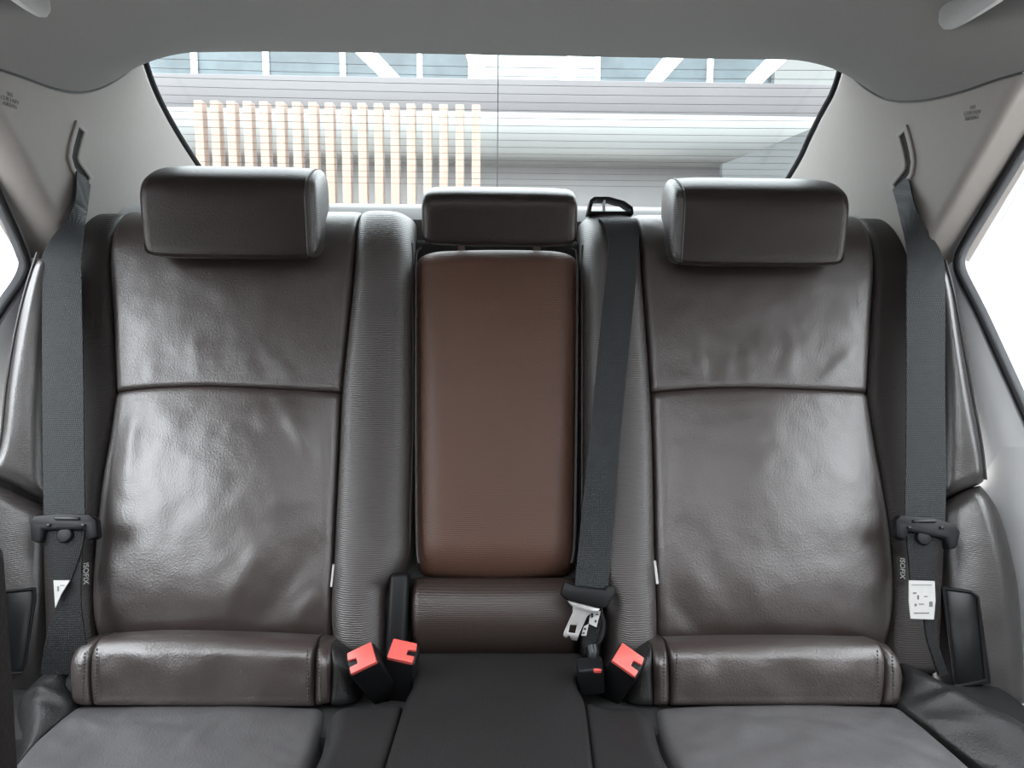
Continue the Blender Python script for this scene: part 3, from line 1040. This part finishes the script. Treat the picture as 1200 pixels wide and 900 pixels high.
panel('inboard_pad', LTH_CUSH, CUM.lift(-0.003), L=[(384, 822), (376, 865), (358, 905), (330, 1000), (250, 1350)], R=[(473, 816), (464, 850), (447, 905), (415, 1000), (300, 1350)], T=[(384, 822), (400, 820), (440, 818), (473, 816)], eT=(0.02, 0.02), eL=(0.02, 0.022), eR=(0.008, 0.005), eB=(0.06, 0.06),
      th=0.10, nw=40, nt=70, rough=0.0010, parent=cush, seed=8.2)
panel('inboard_pad', LTH_CUSH, CUM.lift(-0.003), L=[(685, 813), (690, 850), (697, 905), (715, 1000), (770, 1350)], R=[(764, 822), (776, 865), (796, 905), (830, 1000), (900, 1350)], T=[(685, 813), (712, 820), (740, 820), (764, 822)], eT=(0.02, 0.02), eR=(0.02, 0.022), eL=(0.008, 0.005), eB=(0.06, 0.06),
      th=0.10, nw=40, nt=70, rough=0.0010, parent=cush, seed=9.2)


# leather flaps over the child seat anchors
def flap(L, R, T, wr, seed):
    return panel('anchor_flap', LTH, FLP.lift(0.006), L=L, R=R, T=T, eT=(0.017, 0.020), eB=(0.010, 0.008), eL=(0.006, 0.004), eR=(0.006, 0.004), th=0.02, nw=60, nt=40, rough=0.0018, rscale=16,
                 bulge=bul(0.006, 0.3, 1, 0.5, 0.35), parent=cush, seed=seed, wrinkles=wr)


flap([(109, 750), (107, 790), (106, 829)], [(366, 752), (366, 790), (366, 830)], [(109, 750), (180, 746), (280, 748), (366, 752)], [((135, 775), (200, 822), -0.003, 0.014), ((250, 780), (300, 822), -0.002, 0.014), ((340, 775), (358, 800), -0.002, 0.008)], 1.1)
flap([(786, 754), (787, 790), (788, 829)], [(1036, 754), (1036, 790), (1036, 829)], [(786, 754), (860, 752), (960, 752), (1036, 754)], [((830, 775), (810, 820), 0.003, 0.014), ((900, 780), (950, 815), -0.003, 0.018), ((1000, 775), (960, 800), 0.002, 0.012)], 2.4)
for L, R in (([(84, 755), (80, 780), (82, 827)], [(106, 750), (105, 790), (104, 829)]), ([(368, 753), (368, 790), (368, 830)], [(384, 757), (387, 780), (385, 826)]),
             ([(768, 758), (767, 785), (768, 829)], [(784, 754), (785, 790), (785, 829)]), ([(1038, 755), (1038, 790), (1038, 829)], [(1053, 760), (1058, 790), (1056, 828)])):
    panel('flap_end', LTH, FLP.lift(0.004), L=L, R=R, eT=(0.022, 0.026), eB=(0.010, 0.008), eL=(0.007, 0.006), eR=(0.005, 0.004), th=0.02, nw=24, nt=40, bulge=bul(0.003), parent=cush)
for pts in ([(114, 760), (113, 795), (113, 824)], [(100, 765), (98, 795), (97, 822)], [(360, 762), (361, 795), (361, 824)], [(373, 765), (375, 795), (375, 824)],
            [(778, 765), (778, 795), (778, 824)], [(793, 762), (793, 795), (793, 824)], [(1028, 762), (1029, 795), (1029, 824)], [(1045, 765), (1047, 795), (1047, 822)]):
    mb = MB()
    P_ = FLP.lift(0.0118)
    q = spline([P_.hit(*p) for p in pts], 29)
    for i in range(0, 28, 2):
        mb.tube([q[i], (q[i] + q[i + 1]) / 2 + P_.n * 0.0006, q[i + 1]], 0.0008, 5)
    mb.build('stitching', THREAD, cush)
# rolls at the outer ends
SWL = Plane(CU0.hit(84, 815) + np.array([0, 0, 0.030]), (0.25, -0.45, 0.85))
SWR = Plane(CU0.hit(1058, 815) + np.array([0, 0, 0.030]), (-0.25, -0.45, 0.85))
panel('wing_pad', LTH_CUSH, SWL, L=[(14, 802), (14, 850), (0, 910), (-40, 980)], R=[(80, 757), (82, 800), (88, 829), (22, 888)], T=[(16, 800), (40, 784), (62, 768), (80, 757)], eT=(0.03, 0.03), eR=(0.012, 0.010), eL=(0.03, 0.03), eB=(0.02, 0.01),
      th=0.08, nw=40, nt=60, rough=0.001, rscale=25, bulge=bul(0.006), parent=cush, seed=3.9, wrinkles=[((22, 805), (84, 822), 0.004, 0.006), ((30, 812), (84, 832), -0.003, 0.006)])
panel('wing_pad', LTH_CUSH, SWR, L=[(1056, 760), (1058, 800), (1056, 828), (1150, 905)], R=[(1215, 838), (1240, 870), (1260, 900), (1300, 960)], T=[(1056, 760), (1090, 778), (1130, 800), (1170, 820), (1215, 838)], eT=(0.03, 0.03), eL=(0.012, 0.010), eR=(0.03, 0.03), eB=(0.02, 0.01),
      th=0.08, nw=60, nt=60, rough=0.001, rscale=14, bulge=bul(0.006), parent=cush, seed=4.9, wrinkles=[((1070, 832), (1140, 800), 0.004, 0.007), ((1075, 845), (1190, 850), 0.003, 0.008), ((1075, 815), (1130, 806), -0.003, 0.006)])
# short cheeks next to the buckles
panel('cheek_pad', LTH_CUSH, FLP.lift(0.002), L=[(385, 757), (388, 785), (386, 828)], R=[(404, 768), (414, 795), (417, 828)], eT=(0.02, 0.02), eL=(0.006, 0.005), eR=(0.018, 0.03), th=0.04, nw=30, nt=40, rough=0.001, parent=cush)
panel('cheek_pad', LTH_CUSH, FLP.lift(0.002), L=[(744, 772), (738, 795), (734, 828)], R=[(767, 758), (765, 785), (767, 828)], eT=(0.02, 0.02), eR=(0.006, 0.005), eL=(0.018, 0.03), th=0.04, nw=30, nt=40, rough=0.001, parent=cush)
mb = MB()
mb.box((0, 0.49, -0.52), (1.12, 0.50, 0.13), 0.02)
mb.box((0, 0.655, -0.48), (1.12, 0.09, 0.13), 0.01)
mb.box((0, 0.70, -0.53), (1.12, 0.20, 0.14), 0.01)
for sx in (-0.435, 0.435):
    mb.box((sx, 0.676, -0.44), (0.05, 0.03, 0.10), 0.01)
mb.build('cushion_base', FOAM, cush)

# ------------------------------------------------------------------ seat belts
BELT = SEAT.lift(0.034)


def tongue_frame(mb, P_, u0, u1, v0, v1, tilt=0.0):
    pass


def outboard_belt(label, P_, top, Lp, Rp, tongue, stop, lowL, lowR, lab, tail, group=None):
    base = BELT.hit(*lowL[-1])
    t = thing('seat_belt', label, 'seat belt', base, group)
    A = [P_.hit(*top[0][0]) + P_.n * 0.004, P_.hit(*top[0][1]) + P_.n * 0.012] + [BELT.hit(*p) for p in Lp]
    B = [P_.hit(*top[1][0]) + P_.n * 0.002, P_.hit(*top[1][1]) + P_.n * 0.010] + [BELT.hit(*p) for p in Rp]
    MB().ribbon(A, B, 0.0018, (0, -1, 0.3), n=90, nw=6).build('webbing', WEB, t)
    Q = BELT.lift(0.006)
    out, hole = tongue
    MB().prism([Q.ab(*p) for p in out], Q, 0.013, bevel=0.003).build('latch_grip', BLACKP, t)
    Q2 = BELT.lift(0.0135)
    c = Q2.hit(*hole)
    mb = MB()
    for dx in (-0.018, 0.0, 0.018):
        mb.box(c + Q2.a * dx + Q2.b * (-0.004 if dx else 0.003), (0.004 if dx else 0.026, 0.002, 0.003), 0.0008, Matrix.Rotation(-RECL, 3, 'X'))
    mb.build('grip_ridges', GLOSSP, t)
    # webbing under the grip
    Lb = [BELT.lift(0.004).hit(*p) for p in lowL]
    Rb = [BELT.lift(0.004).hit(*p) for p in lowR]
    MB().ribbon(Lb, Rb, 0.0022, (0, -1, 0.3), n=50, nw=6, crown=0.002).build('webbing', WEB_DARK, t)
    S = BELT.lift(0.010)
    c = S.hit(*stop)
    vv, ff = [], []
    mb = MB()
    mb.tube([c - S.n * 0.006, c - S.n * 0.001, c + S.n * 0.0004, c + S.n * 0.0010], [0.0080, 0.0080, 0.0070, 0.004], 20)
    mb.build('stop_button', BLACKP, t)
    if lab:
        G = BELT.lift(0.0095)
        lb = MB().prism([G.ab(*p) for p in lab[0]], G, 0.0012).build('label', WHITE_TAG, t)
        mb = MB()
        for q in lab[1]:
            mb.prism([G.lift(0.0008).ab(*p) for p in q], G.lift(0.0008), 0.0003)
        mb.build('label_print', GREY_INK, lb, smooth=False)
    if tail:
        Lb = [BELT.lift(d).hit(*p) for p, d in tail[0]]
        Rb = [BELT.lift(d).hit(*p) for p, d in tail[1]]
        MB().ribbon(Lb, Rb, 0.0022, (0, -1, 0.3), n=40, nw=4).build('webbing', WEB_DARK, t)
    return t


def bar(u, v, w_, h_):
    return [(u - w_, v - h_), (u + w_, v - h_), (u + w_, v + h_), (u - w_, v + h_)]


outboard_belt('dark webbing seat belt hanging left of the seat, white label mostly folded under', WALL_L, ([(86, 200), (74, 242)], [(104, 214), (93, 245)]),
              [(52, 295), (50, 340), (50, 450), (51, 560), (53, 618)], [(96, 295), (96, 340), (98, 450), (99, 560), (100, 618)],
              ([(38, 612), (44, 605), (75, 602), (108, 603), (116, 610), (118, 630), (106, 634), (103, 621), (54, 622), (52, 637), (40, 635)], (78, 611)), (75, 627),
              [(51, 616), (53, 640), (58, 662), (63, 684)], [(101, 616), (97, 640), (90, 662), (82, 684)],
              ([(63, 680), (82, 680), (72, 696), (65, 712)], [bar(68, 690, 1, 3), bar(73, 686, 2.5, 0.5)]),
              ([((81, 678), 0.003), ((66, 712), 0.003), ((54, 750), 0.0), ((48, 790), -0.01)], [((97, 640), 0.002), ((95, 700), 0.002), ((100, 745), 0.0), ((108, 790), -0.01)]))
outboard_belt('dark webbing seat belt hanging right of the seat, with a full white printed label', WALL_R, ([(1050, 222), (1064, 248)], [(1066, 206), (1085, 250)]),
              [(1063, 300), (1062, 345), (1062, 450), (1061, 560), (1060, 620)], [(1104, 300), (1107, 345), (1107, 450), (1108, 560), (1107, 620)],
              ([(1046, 610), (1052, 604), (1090, 607), (1116, 615), (1122, 624), (1118, 643), (1108, 645), (1105, 632), (1062, 623), (1058, 634), (1047, 630)], (1084, 614)), (1083, 630),
              [(1061, 618), (1063, 640), (1065, 662), (1067, 700)], [(1106, 624), (1101, 645), (1096, 664), (1094, 700)],
              ([(1065, 680), (1095, 681), (1096, 704), (1094, 726), (1067, 725), (1065, 705)],
               [bar(1072, 695, 2, 0.8), bar(1076, 700, 1, 2.5), bar(1073, 709, 1.2, 1.5), bar(1080, 708, 3, 0.6), bar(1091, 708, 2, 3), bar(1085, 699, 2, 0.6), bar(1080, 718.5, 9, 0.7), bar(1080, 685.5, 12, 0.4)]),
              ([((1082, 720), 0.003), ((1085, 745), 0.002), ((1092, 768), 0.0), ((1100, 792), -0.008)], [((1094, 720), 0.001), ((1096, 745), -0.002), ((1102, 765), -0.004), ((1110, 790), -0.014)]))

# middle belt
mid = thing('seat_belt', 'middle seat belt slanting down beside the armrest, with hanging silver latch plate', 'seat belt', SEAT.hit(690, 760))
MBP = SEAT.lift(0.020)
A = [np.array(SEAT.hit(703, 250)) + np.array([0.0, 0.045, -0.012]), MBP.hit(704, 250) + np.array([0, 0.010, -0.006])] + [MBP.hit(*p) for p in [(711, 272), (712, 300), (702, 400), (692, 500), (682, 600), (673, 692)]]
B = [np.array(SEAT.hit(745, 250)) + np.array([0.0, 0.045, -0.012]), MBP.hit(746, 250) + np.array([0, 0.010, -0.006])] + [MBP.hit(*p) for p in [(749, 272), (747, 310), (738, 400), (728, 500), (720, 600), (712, 694)]]
MB().ribbon(A, B, 0.0018, (0, -1, 0.3), n=100, nw=6).build('webbing', WEB, mid)
Q = SEAT.lift(0.026)
MB().prism([Q.ab(*p) for p in [(661, 681), (672, 686), (708, 690), (712, 685), (719, 688), (720, 696), (710, 712), (702, 713), (664, 703), (656, 697)]], Q, 0.014, bevel=0.003).build('latch_grip', BLACKP, mid)
MB().prism([Q.ab(*p) for p in [(665, 702), (703, 713), (701, 717), (694, 718), (688, 722), (678, 745), (676, 751), (670, 750), (667, 745), (663, 748), (660, 745), (661, 740), (671, 718), (671, 711), (666, 706)]], Q, 0.0025,
           holes=[[Q.ab(*p) for p in [(668, 732), (676, 733), (674, 742), (666, 741)]]], bevel=0.0005).build('latch_plate', STEEL, mid)
Q3 = SEAT.lift(0.014)
MB().ribbon([Q3.hit(*p) for p in [(706, 708), (704, 730), (699, 750), (690, 762)]], [Q3.lift(-0.012).hit(*p) for p in [(694, 712), (688, 735), (684, 748), (683, 758)]], 0.002, (0, -1, 0.3), n=30).build('webbing', WEB_DARK, mid)
lb = MB().prism([Q3.lift(0.004).ab(*p) for p in [(692, 716), (704, 716), (699, 735), (690, 731)]], Q3.lift(0.004), 0.001).build('label', WHITE_TAG, mid)
mb = MB()
for q in (bar(694, 721, 1.2, 2.5), bar(698, 728, 1, 1.5), bar(700, 720, 1.5, 0.8)):
    mb.prism([Q3.lift(0.005).ab(*p) for p in q], Q3.lift(0.005), 0.0004)
mb.build('label_print', INK, lb, smooth=False)
lb = MB().prism([Q3.lift(0.004).ab(*p) for p in [(684, 734), (690, 731), (687, 745), (681, 745)]], Q3.lift(0.004), 0.001).build('label', WHITE_TAG, mid)
mb = MB()
for q in (bar(685.5, 737, 1.3, 1.2), bar(684, 742, 1.3, 1)):
    mb.prism([Q3.lift(0.005).ab(*p) for p in q], Q3.lift(0.005), 0.0004)
mb.build('label_print', INK, lb, smooth=False)
MB().tube(spline([SEAT.lift(0.012).hit(*p) for p in [(703, 716), (707, 732), (704, 748), (696, 757)]], 20), 0.003, 8).build('loop_cord', BLACKP, mid)

# belt guide on the shelf behind the middle belt
gd = thing('belt_guide', 'small black plastic belt guide loop on the parcel shelf edge beside the middle headrest', 'belt guide', SEAT.hit(715, 250))
GP = Plane((0, 0.955, 0.13), (0, -1, 0.15))
out = [GP.ab(*p) for p in [(687, 252), (690, 237), (695, 233), (712, 233), (730, 238), (740, 245), (741, 253)]]
inn = [GP.ab(*p) for p in [(691.5, 250), (694, 238.5), (697, 236), (712, 236), (728, 240.5), (737, 246.5), (737, 250)]]
MB().prism(out, GP, 0.022, holes=[inn], bevel=0.0008).build('guide_loop', BLACKP, gd)
MB().prism([GP.ab(*p) for p in [(706.5, 234), (708.5, 234), (708.5, 250), (706.5, 250)]], GP, 0.014).build('guide_rib', MULLION, gd)


# ------------------------------------------------------------------ buckles
def buckle(label, top, bot, yaw, tiltx, lean, notch=1, length=0.078, group='seat belt buckles'):
    """black housing standing in the seat gap with a red release button across its top"""
    t = thing('seat_belt_buckle', label, 'belt buckle', bot, group)
    R = Matrix.Rotation(math.radians(yaw), 3, 'Z') @ Matrix.Rotation(math.radians(lean), 3, 'Y') @ Matrix.Rotation(math.radians(tiltx), 3, 'X')
    Rn = np.array(R)
    top = np.array(top, float)
    w_, d_ = 0.031, 0.025
    c = top - Rn @ np.array([0, 0, length / 2])
    mb = MB()
    mb.box(c, (w_, d_, length), 0.003, R, 3, taper=(0.98, 0.92))
    mb.build('housing', BLACKP, t)
    # red button: C shaped cap with the slot for the latch plate
    P_ = Plane(top, Rn @ np.array([0, 0, 1.0]))
    P_.a, P_.b = Rn @ np.array([1.0, 0, 0]), Rn @ np.array([0, 1.0, 0])
    hw, hd = w_ / 2 - 0.0025, d_ / 2 - 0.0015
    out = [(-hw, -hd), (hw, -hd), (hw, -hd + 0.006), (hw - 0.010, -hd + 0.006), (hw - 0.010, hd - 0.007), (hw, hd - 0.007), (hw, hd), (-hw, hd)]
    out = [(-hw, -hd), (hw, -hd), (hw, -hd * 0.35), (hw * 0.35, -hd * 0.35), (hw * 0.35, hd * 0.2), (hw, hd * 0.3), (hw * 0.9, hd), (-hw, hd)]
    out = [(x * notch, y) for x, y in out][::notch]
    MB().prism(out, P_, 0.006, bevel=0.001).build('release_button', RED, t)
    return t


# ------------------------------------------------------------------ cabin sides: rear doors
def make_door(name, side, label):
    s = side
    P_ = Plane((s * 0.565, 0.80, 0.0), (-s * 1.0, -0.06, -0.05))
    return P_


DL = Plane((-0.605, 0.80, 0.0), (1.0, -0.10, -0.06))
DR = Plane((0.605, 0.80, 0.0), (-1.0, -0.10, -0.06))
# right side: seal outer line (towards glass) and inner line
sealR_in = [(1290, 20), (1235, 110), (1200, 172), (1160, 238), (1130, 288), (1124, 306), (1128, 324), (1150, 368), (1200, 478), (1240, 570)]
sealR_out = [(1310, 60), (1250, 130), (1202, 200), (1172, 250), (1150, 288), (1146, 306), (1150, 326), (1172, 370), (1205, 440), (1240, 520)]
sealL_in = [(-90, 60), (-40, 140), (-5, 225), (16, 272), (27, 300), (29, 312), (22, 330), (0, 362), (-30, 410), (-70, 500)]
sealL_out = [(-110, 80), (-60, 160), (-20, 245), (0, 275), (8, 300), (7, 318), (0, 332), (-25, 375), (-55, 430), (-90, 500)]


def door(name, P_, inn, out, label, trim_poly):
    # trim behind the bolster, under the window line
    Q = P_.lift(-0.004)
    pts = [Q.ab(*p) for p in trim_poly]
    o = MB().prism(pts, Q, 0.02, bevel=0.003).build(name, BODYTRIM)
    sg = 1 if P_ is DR else -1
    MB().box((sg * 0.64, 0.30, -0.47), (0.06, 1.10, 0.62), 0.01).build('door_body', BODYTRIM, o)
    MB().box((sg * 0.662, 0.06, 0.05), (0.004, 1.70, 0.44), 0.0).build('window_pane', SIDE_GLASS, o)
    struct(o, label, 'door')
    A = spline([P_.lift(0.010).hit(*p) for p in inn], 60)
    B = spline([P_.lift(-0.055).hit(*p) for p in out], 60)
    MB().ribbon(A, B, 0.014, P_.n, n=70, nw=8, crown=0.008).build('weatherstrip', RUBBER_LT, o)
    MB().tube([p + P_.n * 0.004 for p in A], 0.0035, 8).build('seal_lip', BLACKP, o)
    MB().tube([p + P_.n * 0.004 for p in B], 0.003, 8).build('seal_lip', BLACKP, o)
    return o


RUBBER_LT = plain('grey_rubber_seal', (0.24, 0.25, 0.265), 0.38, spec=0.6, noise_amt=0.05)
dR = door('door_2', DR, sealR_in, sealR_out, 'grey rear door trim and seal beside the bright door window',
          [(1096, 306), (1128, 306), (1150, 366), (1200, 476), (1275, 650), (1300, 1000), (1130, 1000), (1104, 700)])
dL = door('door_1', DL, sealL_in, sealL_out, 'grey rear door trim and seal at the edge left of the belt',
          [(62, 302), (26, 302), (0, 362), (-40, 440), (-110, 620), (-160, 1000), (30, 1000), (60, 700)])


# grab handles under the roof edge
def grab(label, side, p_near, p_far):
    a, b = np.array(p_far), np.array(p_near)
    t = thing('grab_handle', label, 'grab handle', a, None)
    d = (b - a)
    n1 = np.array([-side * 0.25, 0, -1.0])
    n1 /= np.linalg.norm(n1)
    pts = [a - n1 * 0.02, a + n1 * 0.012, a + d * 0.06 + n1 * 0.026, a + d * 0.2 + n1 * 0.032, a + d * 0.5 + n1 * 0.034, a + d * 0.8 + n1 * 0.032, a + d * 0.94 + n1 * 0.026, b + n1 * 0.012, b - n1 * 0.02]
    MB().tube(spline(pts, 50), 0.017, 14, ry=0.55, up=n1).build('grip', HEADLINER_P, t)
    for q in (a, b):
        mb = MB()
        mb.tube([q - n1 * 0.02, q + n1 * 0.0, q + n1 * 0.006], [0.02, 0.019, 0.014], 16)
        mb.build('mount', HEADLINER_P, t)
    return t


HEADLINER_P = plain('grey_handle_plastic', (0.30, 0.30, 0.30), 0.5, spec=0.4)
grab('grey roof grab handle above the pillar at the right of the rear window', 1, at_y(1240, -100, 0.58), at_y(1122, -12, 0.76))
grab('grey roof grab handle above the pillar at the left of the rear window', -1, at_y(-70, -125, 0.58), at_y(36, -28, 0.76))

# cabin floor
MBf = MB()
MBf.box((0, 0.2, -0.78), (1.3, 1.4, 0.06), 0.01)
struct(MBf.build('floor', CARPET), 'dark carpeted cabin floor', 'floor')
# ------------------------------------------------------------------ buckles placed in the seat gaps
BY = 0.628
buckle('black buckle with red button leaning against the left thigh pad corner', at_y(424, 772, BY), at_y(440, 812, BY + 0.02), 12, 34, -22, -1)
buckle('black buckle with red button standing upright below the black armrest hinge cover', at_y(472, 764, BY + 0.02), at_y(468, 812, BY + 0.03), -6, 26, 10, 1)
buckle('black buckle with red button right of the hanging silver latch plate', at_y(736, 774, BY), at_y(722, 816, BY + 0.02), -26, 32, 26, 1)

# small detachable connector under the middle latch
cn = thing('belt_connector', 'small black belt connector with a tiny red release under the latch plate', 'belt connector', at_y(692, 812, 0.64))
mb = MB()
mb.box(at_y(692, 792, 0.645), (0.026, 0.018, 0.036), 0.003, Matrix.Rotation(math.radians(-6), 3, 'Y') @ Matrix.Rotation(math.radians(20), 3, 'X'), 3)
mb.build('housing', BLACKP, cn)
MB().tube(spline([at_y(694, 778, 0.648), at_y(695, 768, 0.650), at_y(693, 757, 0.656)], 12), [0.006] * 12, 12).build('connector_tongue', GLOSSP, cn)
mb = MB()
mb.box(at_y(700, 786, 0.6325), (0.008, 0.003, 0.0045), 0.0008, Matrix.Rotation(math.radians(20), 3, 'X'))
mb.build('release_button', RED, cn)

# unseen dashboard across the cabin front, added to shape the light
MB().box((0, -0.85, -0.45), (1.24, 0.40, 0.62), 0.08, segs=4).build('trim_2', BLACKP)['kind'] = 'structure'

# ------------------------------------------------------------------ front seat, its edge at the lower left
fs = thing('front_seat', 'dark edge of the front seat backrest at the lower left corner', 'front seat', (-0.35, 0.15, -0.72))
verts, faces = [], []
zs = np.linspace(-0.72, 0.10, 24)
nseg = 28
for z in zs:
    q = (z + 0.72) / 0.82
    y = 0.10 + 0.10 * q
    e0, e1, e2 = at_y(54, 905, 0.1975), at_y(44, 740, 0.2025), at_y(34, 610, 0.206)
    xr = np.interp(z, [-0.72, e0[2], e1[2], e2[2], 0.0, 0.10], [e0[0] + 0.01, e0[0], e1[0], e2[0], e2[0] - 0.05, -0.30])
    xl = -0.56 + 0.05 * q
    cx, hx = (xr + xl) / 2, (xr - xl) / 2
    hy = 0.06 - 0.02 * q
    for k in range(nseg):
        a = 2 * math.pi * k / nseg
        c_, s_ = math.cos(a), math.sin(a)
        verts.append((cx + hx * math.copysign(abs(c_) ** 0.45, c_), y + hy * math.copysign(abs(s_) ** 0.6, s_), z))
for i in range(len(zs) - 1):
    for k in range(nseg):
        a, b = i * nseg + k, i * nseg + (k + 1) % nseg
        faces.append((a, b, b + nseg, a + nseg))
faces.append(tuple(range(nseg - 1, -1, -1)))
faces.append(tuple((len(zs) - 1) * nseg + k for k in range(nseg)))
link_mesh('seat_back_shell', verts, faces, FRONT_LTH, fs, True, 60)

# ------------------------------------------------------------------ outside, seen through the rear window
GZ = -1.05
struct(link_mesh('ground', [(-25, -12, GZ), (25, -12, GZ), (25, 30, GZ), (-25, 30, GZ)], [(0, 1, 2, 3)], PAVING), 'pale concrete paving around the car', 'ground')

_wf = Plane((0, -4.0, 0), (0, 1, 0))  # unseen dark wall, added ahead of the car to block sky light
MB().prism([(-(x), z) for x, z in [(-7, GZ), (7, GZ), (7, 1.3), (0.6, 1.3), (0.8, 5.2), (-1.3, 5.2), (-1.1, 1.3), (-7, 1.3)]], _wf, 0.3).build('front_light_blocker', BLOCKER_BROWN, smooth=False)['kind'] = 'structure'
fence = thing('slat_screen', 'pale timber slat screen standing behind the car', 'fence', (-1.0, 4.0, GZ))
ztop = at_y(400, 122, 4.0)[2]
xs = [at_y(u, 150, 4.0)[0] for u in np.linspace(236, 558, 18)]
for x in xs:
    MB().box((x, 4.0, (ztop + GZ) / 2), (0.048, 0.07, ztop - GZ), 0.004).build('slat', WOOD, fence)
for z in (0.25, -0.75):
    MB().box(((xs[0] + xs[-1]) / 2, 4.065, z), (xs[-1] - xs[0] + 0.1, 0.04, 0.08), 0.004).build('rail', WOOD, fence)

BYD = 7.0
bld = thing('building', 'pale hall front with a rounded white canopy and strip of high windows behind the car', 'building', (0, BYD, GZ))
zf0, zf1 = at_y(580, 128, BYD - 0.28)[2], at_y(580, 92, BYD)[2]
zw = at_y(580, 186, BYD - 0.3)[2]
MB().box((-0.2, BYD + 0.1, (zf0 + zf1) / 2 - 0.1), (8.4, 0.2, zf1 - zf0 + 0.2), 0.01).build('fascia', FASCIA, bld)
mb = MB()
hh = (zf0 - zw)
pr = [(BYD + 0.2, zw)] + [(BYD - 0.02 - 0.30 * math.sin(a) ** 0.3, zw + hh * (0.02 + 0.98 * (0.5 - 0.5 * math.cos(a)))) for a in np.linspace(math.pi * 0.02, math.pi * 0.9, 16)] + [(BYD + 0.2, zf0)]
k = len(pr)
vv = [(x, y, z) for x in (-4.4, 4.0) for y, z in pr]
ff = [(i, (i + 1) % k, k + (i + 1) % k, k + i) for i in range(k)] + [tuple(range(k)), tuple(range(2 * k - 1, k - 1, -1))]
mb.add(vv, ff)
mb.build('canopy', WHITEWALL, bld)
MB().box((-0.2, BYD + 0.1, (zw + GZ) / 2), (8.4, 0.2, zw - GZ + 0.02), 0.0).build('wall', GREYWALL, bld)
# high windows further back
WY = 9.6
z0, z1 = at_y(580, 100, WY)[2], at_y(580, 40, WY)[2]
wx = [at_y(u, 75, WY)[0] for u in (60, 228, 312, 402, 492, 552, 700, 832, 905)]
for i in range(len(wx) - 1):
    fr = MB().box(((wx[i] + wx[i + 1]) / 2, WY, z0 - 0.02), (wx[i + 1] - wx[i], 0.10, 0.12), 0.01)
    fr.box((wx[i], WY, (z0 + z1) / 2), (0.07, 0.10, z1 - z0), 0.01)
    f = fr.build('window', MULLION, bld)
    MB().box(((wx[i] + wx[i + 1]) / 2, WY + 0.03, (z0 + z1) / 2), (wx[i + 1] - wx[i], 0.03, z1 - z0), 0.0).build('pane', BLUEGLASS if i != 5 else PALEGLASS, f)
MB().box((wx[-1] + 0.8, WY, (z0 + z1) / 2), (1.6, 0.2, z1 - z0), 0.0).build('white_wall', WHITEWALL, bld)

# strip lamps running away from the viewer under the hall roof
HL = 2.45
lab = ['white strip lamp seen above the timber slats, leaning left', 'white strip lamp just left of the thin aerial wire', 'white strip lamp just right of the thin aerial wire', 'white slanting strip lamp above the middle belt guide', 'white strip lamp nearest the right pillar']
for (ua, ub), l in zip(((425, 456), (554, 562), (676, 665), (798, 771), (922, 890)), lab):
    a, b = at_y(ua, 62, 1.0), at_y(ub, 93, 1.0)
    ya, yb = HL / a[2], HL / b[2]
    pa, pb = a * ya, b * yb
    d = (pb - pa)
    pa2, pb2 = pa - d * 0.4, pb + d * 0.3
    t = thing('strip_lamp', l, 'lamp', tuple((pa + pb) / 2 + np.array([0, 0, 0.06])), 'strip lamps in the hall')
    ang = math.atan2(d[0], d[1])
    R = Matrix.Rotation(-ang, 3, 'Z')
    MB().box((pa2 + pb2) / 2 + np.array([0, 0, 0.05]), (0.16, np.linalg.norm(pb2 - pa2), 0.05), 0.01, R).build('lamp_housing', MULLION, t)
    MB().box((pa2 + pb2) / 2 + np.array([0, 0, 0.015]), (0.15, np.linalg.norm(pb2 - pa2) - 0.04, 0.03), 0.008, R).build('diffuser', LAMP, t)

# dark sloping ramp panel at the right behind the window
rp_ = Plane((0, 6.0, 0), (0, -1, 0))
pts = [rp_.ab(*p) for p in [(845, 193), (880, 180), (958, 148), (1030, 122), (1030, 420), (845, 420)]]
o = MB().prism(pts, rp_, 0.06).build('sloping_panel', DARKGREY, smooth=False)
o['label'] = 'dark grey sloping panel in front of the white canopy beside the right window seal'
o['category'] = 'panel'
